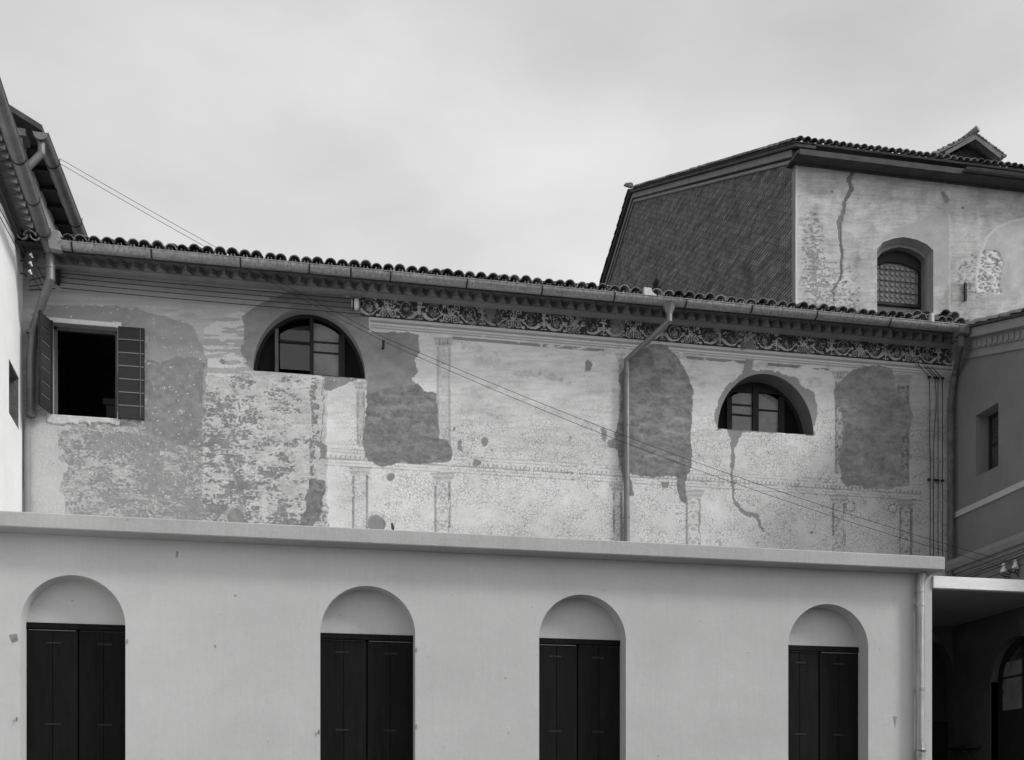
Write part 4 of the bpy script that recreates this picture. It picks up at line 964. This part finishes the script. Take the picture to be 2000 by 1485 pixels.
# tall building behind the left wing
tb = thing('tall_left_building', (XL - 1, 1.5, 0), 'taller building behind the left wing with white side wall and dark overhanging eave', 'building')
TY = -.55; TZ = 11.12
XW = XL + .14; MB().box(XL - 3, XW, TY, 9, 9.95, 11.10).build('side_wall', 'brightened_limewash', tb)
v1 = W(15, 205, -.95); v2 = W(82, 247, -.95); sl2 = (v1[1] - v2[1]) / (v2[0] - v1[0])
xe = v2[0]; ze = v2[1]
def sheet(nm, dz0, dz1, ya, yb, x0_, x1_, m, par=tb, lab=None):
    f = lambda x: ze + (xe - x) * sl2
    return MB().add([(x0_, ya, f(x0_) + dz0), (x1_, ya, f(x1_) + dz0), (x1_, yb, f(x1_) + dz0), (x0_, yb, f(x0_) + dz0), (x0_, ya, f(x0_) + dz1), (x1_, ya, f(x1_) + dz1), (x1_, yb, f(x1_) + dz1), (x0_, yb, f(x0_) + dz1)],
       [(0, 3, 2, 1), (4, 5, 6, 7), (0, 1, 5, 4), (1, 2, 6, 5), (2, 3, 7, 6), (3, 0, 4, 7)]).build(nm, m, par)
rf = sheet('roof', -.06, .02, -.95, 9, XL - 3, xe, 'dark_soffit')
g = MB(); f = lambda x: ze + (xe - x) * sl2
g.add([(XL - 3, TY + .02, 9), (XL - .002, TY + .02, 9), (XL - .002, TY + .02, f(XL) - .07), (XL - 3, TY + .02, f(XL - 3) - .07), (XL - 3, TY - .02, 9), (XL - .002, TY - .02, 9), (XL - .002, TY - .02, f(XL) - .07), (XL - 3, TY - .02, f(XL - 3) - .07)],
      [(0, 1, 2, 3), (7, 6, 5, 4), (0, 4, 5, 1), (1, 5, 6, 2), (2, 6, 7, 3), (3, 7, 4, 0)]); g.build('gable_wall', 'rough_plaster', tb)
MB().box(XW + .001, xe - .12, TY, 9, 11.101, 11.16).build('soffit', 'dark_wood', tb)
MB().box(XL - .42, XW + .05, -.82, TY - .021, 10.2, 11.10).build('brick_pier', 'rough_plaster', tb)
MB().box(XL - .5, XW + .10, -.86, TY - .021, 11.101, 11.20).build('pier_cap', 'pale_stone', tb)
for i in range(9): link('rafter_end', MB().box(-.02, .30, -.035, .035, -.05, 0).mesh('rafter', 'dark_wood') if i == 0 else bpy.data.objects['rafter_end'].data, tb, at=(XW + .01, -.1 + i * .5, 11.095))
g2t, a_, b_, s2 = gutter('eave_gutter', [(xe - .02, -.95, TZ + .0), (xe - .02, 8.5, TZ)], .10, 'dark zinc gutter of the taller left building, seen against the sky', 'old_zinc')
for y in (-.25, 1.35, 3.0): strap(g2t, Vector((xe - .02, y, TZ)), s2, .10)
x_, y_ = xe - .03, -.85
t = pipe('downspout', [(x_, y_, TZ - .08), (x_ + .0, y_, TZ - .24), (x_ - .22, y_ + .0, TZ - .50), (x_ - .26, y_ + .12, 9.98)], .05, 'short angled spout below the end of the tall left gutter', 'old_zinc')

# ================================================================== CABLES AND INSULATORS
def cable(name, pts, r, label, cat='cable', group=None, m='cable_rubber', parent=None):
    g = MB(); g.tube([tuple(p) for p in pts], r, 5)
    o = g.build(name, m, None); o['label'] = label; o['category'] = cat
    if group: o['group'] = group
    return o
def sag(a, b, s, n=40): return [Vector(a).lerp(Vector(b), i / n) - Vector((0, 0, 4 * s * (i / n) * (1 - i / n))) for i in range(n + 1)]
iy, iz = rpt(1962, 1108); iy2, iz2 = rpt(1985, 1100)
insA = Vector((XR - .32, iy - .25, 0)); 
def sight(px, py, Y): x, z = W(px, py, Y); return Vector((x, Y, z))
e_a = sight(1958, 1108, -1.55); e_b = sight(1981, 1101, -1.75)
A1 = Vector((xe + .09, -.35, TZ - .06)); A2 = Vector((xe + .11, -.35, TZ + .0))
hkp = sight(749, 667, -.14); hkp2 = sight(752, 660, -.14)
hk = MB().tube([(hkp.x, .01, hkp.z - .05), (hkp.x, -.10, hkp.z - .06), (hkp.x, -.14, hkp.z + .02)], .02, 6).build('wall_spike', 'iron'); hk['label'] = 'dark iron spike holding the two overhead wires between window arch and first pilaster'; hk['category'] = 'hook'
cable('overhead_wire', sag(A1, hkp, .05) + sag(hkp, e_a, .22)[1:], .0037, 'lower of two thin wires sagging across the frescoed wall')
cable('overhead_wire', sag(A2, hkp2, .04) + sag(hkp2, e_b, .20)[1:], .0037, 'upper of two thin wires sagging across the frescoed wall')
def insulator(p, label, s=1.0, group=None, axis=(0, 0, 1)):
    t = thing('insulator', p, label, 'insulator', group); p = Vector(p)
    MB().lathe([(.02 * s, -.075 * s), (.048 * s, -.07 * s), (.042 * s, -.03 * s), (.026 * s, -.02 * s), (.024 * s, .0), (.034 * s, .012 * s), (.034 * s, .022 * s), (.02 * s, .03 * s), (.022 * s, .05 * s), (.008 * s, .055 * s)], p, axis, 12).build('porcelain_bell', 'porcelain', t, smooth=True)
    return t
for p, lab in ((e_a, 'lower left white porcelain insulator on the right wing cornice'), (e_b, 'upper right white porcelain insulator on the right wing cornice')):
    t = insulator(p + Vector((.02, 0, 0)), lab, 1.15)
    MB().tube([p + Vector((.02, 0, -.08)), p + Vector((.02, 0, -.14)), p + Vector((.08, 0, -.20)), p + Vector((.14, 0, -.16)), Vector((XR - .18, p.y + .02, p.z - .12))], .009, 6).build('pin', 'iron', t, smooth=True)
    lp2 = [p + Vector((.03 + .065 * (1 - math.cos(i * .42)), .0, -.03 - .085 * math.sin(i * .42))) for i in range(9)]
    cable('wire_loop', lp2, .007, 'black wire loop hanging under the ' + ('lower left' if p is e_a else 'upper right') + ' cornice insulator')
for i, (za, o_) in enumerate(((iz2 + .07, .235), (iz2 - .03, .25), (iz2 - .12, .22))):
    cable('cornice_wire', sag((XR - o_, -.05, za - .02), (XR - o_, YE, za + .02), .03), .006, ['highest', 'middle', 'lowest'][i] + ' of the dark wires running along the right wing lower cornice')
# four wires along the top of the left part of the wall
ys_l = [532.5, 540, 550, 560]; ys_r = [586, 595, 604.5, 617]
for i in range(4):
    x0, z0_ = W(116, ys_l[i], -.07); x1, z1_ = W(692 if i < 3 else 712, ys_r[i], -.05); z0_ = (z0_ * .5 + z1_ * .5)
    d = .012 if i else .006
    cable('wall_wire', sag((x0, -.07, z0_), (x1, -.06, z0_), d), .0062, ['topmost', 'second from top', 'third from top', 'lowest'][i] + ' of four wires stretched along the wall left of the frieze')
x0, z0_ = W(113, 541, -.06); wb = thing('wire_bracket', (x0, 0, z0_), 'black iron wire bracket on the wall right of the left corner pipe', 'bracket')
MB().box(x0 - .02, x0 + .02, -.10, 0, z0_ - .10, z0_ + .10).build('plate', 'iron', wb); 
for dz in (-.07, -.02, .03, .08): MB().tube([(x0, -.09, z0_ + dz), (x0 + .05, -.09, z0_ + dz)], .016, 6).build('peg', 'iron', wb)
for i, (pa, pb) in enumerate((((57, 548), (108, 536)), ((57, 560), (108, 552)), ((57, 567), (108, 564)))):
    cable('corner_wire', [sight(pa[0], pa[1], -.05), sight(pb[0], pb[1], -.08)], .007, ['highest', 'middle', 'lowest'][i] + ' of the short wires crossing the left corner behind the pipe')
# porcelain end piece beside the frieze
x0, z0_ = W(692, 594, -.05); x1, _ = W(703, 594, -.05)
wi = thing('wire_end_insulator', (x0, 0, z0_), 'white porcelain wire end-piece with black bars beside the frieze', 'insulator')
MB().lathe([(.03, -.012), (.075, -.008), (.09, .0), (.088, .05), (.06, .07)], (x0 + .005, -.045, z0_), (1, 0, 0), 14).build('porcelain_body', 'porcelain', wi, smooth=True)
MB().lathe([(.05, 0), (.085, .01), (.05, .018)], (x0 - .045, -.045, z0_), (1, 0, 0), 14).build('porcelain_disc', 'porcelain', wi, smooth=True)
MB().box(x0 - .024, x0 - .008, -.08, -.01, z0_ + .01, z0_ + .08).box(x0 - .024, x0 - .008, -.08, -.01, z0_ - .07, z0_ - .01).build('black_bar', 'iron', wi)
# vertical wires at the right end
vx = [1815, 1826, 1832, 1841]; vb = [1817, 1823, 1832, 1841]; names = ['leftmost', 'second', 'third', 'rightmost']
for i in range(4):
    p = [sight(vx[i] - 22, 712 + i * 1.5, -.05), sight(vx[i], 737 + i * .7, -.07)] + [sight(vx[i] * (1 - k / 6) + vb[i] * k / 6 + (3 if i == 1 and k in (1, 2) else 0) + random.uniform(-.6, .6), 737 + (938 - 737) * k / 6, -.06) for k in range(1, 7)] + [sight(vb[i] + random.uniform(-.6, .6), 938 + 160 * k / 4, -.055) for k in range(1, 5)]
    cable('vertical_wire', p, .0068, names[i] + ' of the four wires running down the wall beside the right corner pipe')
for k, yy in enumerate((737, 937)):
    wb = thing('wire_cleat', sight(1830, yy, 0), ('upper' if k == 0 else 'lower') + ' row of black cleats holding the vertical wires at the right corner', 'cleat')
    for px_ in (1815, 1826, 1832, 1841):
        q = sight(px_, yy + (px_ - 1815) * .08, -.05); MB().lathe([(.012, -.03), (.024, -.02), (.024, .02), (.012, .03)], q, (1, 0, 0), 8).build('cleat', 'iron', wb)
# wires and three insulators on the left wing
for i, (px_, py_) in enumerate(((62, 500.5), (61, 517), (60, 533))):
    y_ = -.62 + i * .02; p = sight(px_, py_, y_)
    lab = ['top', 'middle', 'bottom'][i]
    insulator(p, lab + ' one of three tiny white insulators in the left corner under the eave', .5, axis=(.5, .2, -.8))
    cable('side_wire', [p + Vector((-.02, 0, .02)), Vector((XL + .10 + .02 * i, -2.2, p.z + .18 - .02 * i)), Vector((XL + .10, -6, p.z + .20))], .006, lab + ' one of three wires running back along the left wing to the corner insulators')
    cable('tie_wire', [p + Vector((0, .01, 0)), Vector((p.x + .06, -.03, p.z - .08))], .005, lab + ' one of three short iron ties fixing the corner insulators')
for py_ in (509, 534):
    y_, z_ = lpt(38.5, py_); hk = MB().tube([(XL - .01, y_, z_), (XL + .07, y_, z_ - .005), (XL + .09, y_, z_ - .04)], .009, 6).build('wall_hook', 'iron'); hk['label'] = ('upper' if py_ == 509 else 'lower') + ' small iron hook on the white left wall near the corner'; hk['category'] = 'hook'

# ================================================================== CHURCH BEHIND
YC = 7.0; XC = W(1554, 400, YC)[0]
ch = thing('church_building', (XC + 4, YC + 5, 0), 'tall old church with dark brick gable, cracked plaster front and bullseye glass window', 'church')
CT = W(1565, 322, YC)[1]
zc0, zc1 = 11.8, CT
wnp = [(1713, 640), (1823, 640), (1823, 489), (1810, 477), (1790, 468), (1765, 463), (1745, 466), (1725, 473), (1713, 486)]
cwin = wpts(wnp, YC); zlo = min(p[1] for p in cwin); cwin = [(x, z if z > zlo + .5 else 12.4) for x, z in cwin]
crk = [(665,310),(660,340),(630,390),(650,460),(600,550),(560,690),(565,800),(580,900),(570,1080),(545,1110),(515,1170),(525,1230)]
crk = [(1480 + x / 3.537, 240 + y / 3.537) for x, y in crk]
tri = [(835,835),(880,790),(960,740),(1060,700),(1180,640),(1300,580),(1325,590),(1330,1130),(1215,1130),(1210,880),(1120,800),(1010,780),(900,800)]
tri = [(1480 + x / 3.537, 240 + y / 3.537) for x, y in tri]
bldl = [(1525,1160),(1520,1040),(1545,920),(1590,800),(1660,730),(1750,690),(1900,660),(1900,1180),(1700,1190)]
bldl = [(1480 + x / 3.537, 240 + y / 3.537) for x, y in bldl]
def churchpaint(X, Z):
    px, py = PR(X, YC, Z)
    n1 = fbm(px / 14, py / 14, 4, 201); n2 = fbm(px / 5, py / 5, 3, 205)
    wx = px + (n1 - .5) * 5 + (n2 - .5) * 3; wy = py + (fbm(px / 14, py / 14, 4, 208) - .5) * 6
    big = fbm(px / 60, py / 50, 4, 210); rows = fbm(px / 25, py / 2.2, 3, 213)
    A = .50 + (big - .5) * .34 + (n1 - .5) * .22 + (fbm(px / 3, py / 1.6, 3, 217) - .5) * .12 + (fbm(px / 10, py / 40, 4, 215) - .5) * .14
    A *= np.where((rows > .56), .86, 1)
    sp = fbm(px / 4.5, py / 2.6, 3, 220)
    zone = np.exp(-((px - 1588) / 16) ** 2) * np.clip((py - 400) / 80, 0, 1) * np.clip((600 - py) / 60, 0.3, 1) + .6 * np.exp(-((px - 1630) / 40) ** 2) * np.clip((py - 500) / 60, 0, 1) + .5 * np.exp(-((px - 1900) / 25) ** 2) * np.exp(-((py - 540) / 40) ** 2)
    m = sp < .33 + .27 * zone; A = np.where(m & (zone > .12), A * .55, A)
    m = inpoly(tri, wx, wy); A = np.where(m, .40 + (n1 - .5) * .12, A)
    m = inpoly([(1843,575),(1858,560),(1862,590),(1845,610)], wx, wy); A = np.where(m, .32, A)
    m = inpoly(bldl, px + (wx - px) * .5, py + (wy - py) * .5); A = np.where(m, .48 + (n1 - .5) * .2, A)
    m2 = m & (wx < 1955 + (n1 - .5) * 30) & (wy > 490) & (wy < 574) & (py > 480) & (py < 576); A = np.where(m2, np.where(sp < .40, .26, np.where(sp > .52, .66, .46)), A); D = np.where(m2, (sp - .5) * .05 - .02, 0)
    e = segd(bldl[:7], px, py); m = (e < 5) & ~inpoly(bldl, px, py); A = np.where(m, .56, A)
    m = segd(crk, wx, wy, [3, 3, 4, 5, 2.5, 5, 2.5, 2.5, 2, 2, 2, 1]) < 0; A = np.where(m, .21, A); D = np.where(m, -.02, D)
    m = segd([(1843, 378), (1848, 392)], wx, wy) < 5; A = np.where(m, .25, A)
    for p in (circ(1615, 551, 4, 2), circ(1652, 550, 3), circ(1881, 406, 2.5), circ(1625, 375, 2)): A = np.where(inpoly(p, px, py), .15, A)
    A = np.where(px < XCPX + 4, .62, A)  # light catching the corner edge, painted into the wall colour
    A = np.where(np.abs(px - 1855) + np.abs(n2 - .5) * 6 < 1.8, np.where(py > 420, .5, A), A)
    return np.clip(A, .05, .8), np.full(X.shape, .1), D
XCPX = PR(XC, YC, 15)[0]
grid_wall('front_wall', 'church_plaster', ch, XC, XC + 8.0, zc0, zc1, .022, [cwin], churchpaint, YC)
MB().box(XC + .002, XC + 8, YC + .02, YC + .5, 0, zc0).build('lower_wall', 'rough_plaster', ch)
# gable wall facing left
ap = SX(1240, 371, XC); far = SX(1183, 556, XC); c1_ = SX(1553, 285, XC)
slf = (ap[1] - far[1]) / (ap[0] - far[0]); yfar = 36; zfar = ap[1] + slf * (yfar - ap[0])
g = MB(); gp = [(YC + .001, .0), (YC + .001, CT + .05), (ap[0], ap[1] - .25), (yfar, zfar - .25), (yfar, 0)]
g.extr([(XC, y, z) for y, z in gp], (.4, 0, 0)); g.build('gable_wall', 'gable_brick', ch)
# corner strip of plaster
MB().box(XC - .02, XC - .001, YC + .0, YC + .16, 9, CT - .1).build('corner_strip', 'pale_stone', ch)
def rake(pa, pb, dz0, dz1, out, m, nm):
    (ya, za), (yb, zb) = pa, pb
    MB().add([(XC - out, ya, za + dz0), (XC + .3, ya, za + dz0), (XC + .3, ya, za + dz1), (XC - out, ya, za + dz1), (XC - out, yb, zb + dz0), (XC + .3, yb, zb + dz0), (XC + .3, yb, zb + dz1), (XC - out, yb, zb + dz1)],
       [(0, 1, 2, 3), (7, 6, 5, 4), (0, 4, 5, 1), (1, 5, 6, 2), (2, 6, 7, 3), (3, 7, 4, 0)]).build(nm, m, ch)
s0 = (YC - .45, SX(1553, 285, XC)[1] - .2); a_p = (ap[0], ap[1]); f_p = (yfar, zfar)
for pa, pb in ((s0, a_p), (a_p, f_p)):
    pm = (YC + .003, pa[1] + (YC + .003 - pa[0]) * (pb[1] - pa[1]) / (pb[0] - pa[0])) if pa is s0 else pa
    rake(pm, pb, -.44, -.36, .05, 'rough_plaster', 'verge_moulding'); rake(pm, pb, -.30, -.14, .10, 'rough_plaster', 'verge_moulding'); rake(pa, pb, -.12, -.03, .20, 'dark_soffit', 'verge_board')
# church roof: two slopes
g = MB(); x1c = XC + 14
for pa, pb in ((s0, a_p), (a_p, f_p)):
    g.add([(XC - .2, pa[0], pa[1] - .05), (x1c, pa[0], pa[1] - .05), (x1c, pb[0], pb[1] - .05), (XC - .2, pb[0], pb[1] - .05), (XC - .2, pa[0], pa[1]), (x1c, pa[0], pa[1]), (x1c, pb[0], pb[1]), (XC - .2, pb[0], pb[1])],
      [(0, 3, 2, 1), (4, 5, 6, 7), (0, 1, 5, 4), (1, 2, 6, 5), (2, 3, 7, 6), (3, 0, 4, 7)])
cr_ = g.build('roof', 'dark_soffit', ch)
pc = math.atan2(a_p[1] - s0[1], a_p[0] - s0[0])
for i in range(46):
    link('roof_tile', T_COV, cr_, at=(XC - .12 + i * .18, s0[0] - .05 + random.uniform(-.02, .02), s0[1] + .0), rot=(pc, 0, random.uniform(-.04, .04)))
for k, (pa, pb, sg) in enumerate(((s0, a_p, 1), (a_p, f_p, -1))):
    ln = math.hypot(pb[0] - pa[0], pb[1] - pa[1]); an = math.atan2(pb[1] - pa[1], pb[0] - pa[0]); n_ = int(min(ln, 17) / .36)
    for i in range(n_):
        t_ = (i + .5 if sg > 0 else i + 1.3) * .36 / ln
        link('verge_tile', T_COV, cr_, at=(XC - .19, pa[0] + (pb[0] - pa[0]) * t_, pa[1] + (pb[1] - pa[1]) * t_ + .0), rot=(an + sg * R(3) if sg > 0 else an + math.pi * 0 + R(-3), 0, random.uniform(-.06, .06)) if sg > 0 else (-an + R(3), 0, math.pi + random.uniform(-.06, .06)))
MB().tube([(XC - .2, ap[0] - .2, ap[1] + .02), (XC - .32, ap[0], ap[1] + .14), (XC - .36, ap[0] + .1, ap[1] + .17)], [.10, .07, .03], 8).build('apex_tile', 'terracotta_tile', ch)
# front soffit, eave board and gutter
MB().box(XC - .15, XC + 9, YC - .42, YC + .2, CT + .001, CT + .06).build('soffit', 'dark_soffit', ch)
MB().box(XC, XC + 9, YC - .06, YC - .0, CT - .035, CT).build('soffit_moulding', 'dark_soffit', ch)
MB().box(XC - .1, XC + 9, YC - .43, YC - .40, CT - .03, CT + .10).build('fascia', 'dark_soffit', ch)
cgx0 = W(1885, 325, YC - .5)[0]
cg, *_r = gutter('eave_gutter', [(cgx0, YC - .50, CT + .06), (XC + 9, YC - .50, CT + .06)], .07, 'dark gutter along the eave of the church front', 'dark_soffit')
# bullseye window
g = MB(); cxw = (cwin[0][0] + cwin[1][0]) / 2
inn = [(cxw + (x - cxw) * .93, (z - 12.4) * .975 + 12.4) for x, z in cwin]
g.strip([(x, YC + .001, z) for x, z in cwin], [(x, YC + .20, z) for x, z in inn], True); g.build('window_reveal', 'reveal_plaster', ch)
inn2 = [(cxw + (x - cxw) * .86, (z - 12.4) * .955 + 12.4) for x, z in cwin]
g = MB(); g.strip([(x, YC + .20, z) for x, z in inn], [(x, YC + .19, z) for x, z in inn2], True); g.strip([(x, YC + .19, z) for x, z in inn2], [(x, YC + .5, z) for x, z in inn2], True)
g.build('stone_surround', 'grey_stucco', ch)
xw0 = min(p[0] for p in inn2); xw1 = max(p[0] for p in inn2); zw1 = max(p[1] for p in inn2)
g = MB(); yg = YC + .40
g.box(xw0, xw0 + .05, yg - .03, yg + .03, 12.5, zw1 - .1); g.box(xw1 - .05, xw1, yg - .03, yg + .03, 12.5, zw1 - .15)
zbar = W(1750, 595, yg)[1]; g.box(xw0, xw1, yg - .05, yg + .03, zbar - .05, zbar + .02)
hd = W(1750, 517, yg)[1]; g.extr([(xw0 + .05, yg - .04, hd - .10), (xw0 + .4, yg - .04, hd + .03), (xw0 + .75, yg - .04, hd + .03), (xw1 - .05, yg - .04, hd - .12), (xw1 - .05, yg - .04, zw1), (xw0 + .05, yg - .04, zw1)], (0, .03, 0))
cwn = g.build('window', 'dark_wood', ch, label='tall arched window glazed with rows of bullseye panes')
MB().box(xw0 + .05, xw1 - .05, yg + .02, yg + .026, 12.5, zw1 - .05).build('leaded_panel', 'bullseye_glass', cwn)
MB().box(xw0 - .3, xw1 + .3, yg + .5, yg + .55, 12, zw1 + .3).build('dark_interior', 'room_dark', ch)
rd = MB().lathe([(.064, 0), (.064, .012), (.052, .018), (.045, .008), (.016, .006), (.001, .014)], (0, 0, 0), (0, -1, 0), 10).mesh('roundel', 'bullseye_glass', smooth=True)
nc = int((xw1 - xw0 - .1) / .138)
for r_ in range(14):
    for c in range(nc):
        x = xw0 + .12 + c * .138; z = hd + .0 - .08 - r_ * .138
        if z > clip_arch([(xw0, hd - .25), (xw1, hd - .25), (cxw, hd + .02)], x) or abs(z - zbar) < .07: continue
        link('roundel', rd, cwn, at=(x, yg + .012, z))
for r_ in range(4):
    z = hd - .08 + .069 - r_ * .138 * 2 - .138; MB().box(xw0 + .05, xw1 - .05, yg - .02, yg - .008, z - .006, z + .006).build('saddle_bar', 'iron', cwn)
# iron tie on the wall
x, z = W(1886, 570, YC - .05); MB().bar((x, YC - .04, z - .22), (x, YC - .04, z + .22), .05, .05, (1, 0, 0)).build('iron_tie', 'iron', ch)
# dormer on the church roof
DY = 7.7
dm = {k: W(px, py, DY) for k, (px, py) in dict(ap=(1899, 270), l=(1846, 297), r=(1957, 313), bl=(1830, 340), br=(1938, 345), fin=(1904, 256)).items()}
zc_ = lambda k: (dm[k][0], DY, dm[k][1])
slp = (dm['ap'][1] - dm['r'][1]) / (dm['r'][0] - dm['ap'][0]); lx0, zl = W(1808, 314, DY)
dmt = MB().extr([(lx0 + .16, DY + .12, zl - .6), (dm['r'][0] - .18, DY + .12, zl - .6), (dm['r'][0] - .18, DY + .12, dm['r'][1] + .02), (dm['ap'][0], DY + .12, dm['ap'][1] - .14), (lx0 + .16, DY + .12, zl + .02)], (0, 1.5, 0)).build('dormer', 'dark_wood', ch, label='small gabled dormer with pale barge boards')
for xs_, zs_2, sg in ((lx0, zl, -1), (dm['r'][0], dm['r'][1], 1)):
    MB().extr([(dm['ap'][0], DY - .12, dm['ap'][1]), (xs_, DY - .12, zs_2), (xs_, DY - .12, zs_2 + .06), (dm['ap'][0], DY - .12, dm['ap'][1] + .06)], (0, 1.7, 0)).build('dormer_roof', 'terracotta_tile', dmt)
    MB().extr([(dm['ap'][0], DY - .14, dm['ap'][1] - .11), (xs_ - sg * (.12 if sg > 0 else .45), DY - .14, zs_2 - .07 + (.0 if sg > 0 else .17)), (xs_ - sg * (.12 if sg > 0 else .45), DY - .14, zs_2 + .03 + (.0 if sg > 0 else .17)), (dm['ap'][0], DY - .14, dm['ap'][1] - .01)], (0, .03, 0)).build('barge_board', 'timber_pale', dmt)
    for j in range(9):
        f_ = (j + .5) / 9; tx = dm['ap'][0] + (xs_ - dm['ap'][0]) * f_; tz = dm['ap'][1] + (zs_2 - dm['ap'][1]) * f_ + .055
        MB().tube([(tx - sg * .08, DY - .1 + .0, tz + .0 + .03), (tx + sg * .09, DY - .1, tz - .07 + .03)], [.03, .045], 7).build('dormer_tile', 'terracotta_tile', dmt)
MB().tube([(dm['ap'][0] - .25, DY + .5, dm['ap'][1] + .03), (dm['ap'][0] - .05, DY + .05, dm['ap'][1] + .08), (dm['ap'][0] + .06, DY - .16, dm['ap'][1] + .16)], [.07, .09, .085], 9).build('ridge_tile', 'terracotta_tile', dmt, smooth=True)
print('objects', len(bpy.data.objects), 'tris approx', sum(len(o.data.polygons) for o in bpy.data.objects if o.type == 'MESH') * 2)
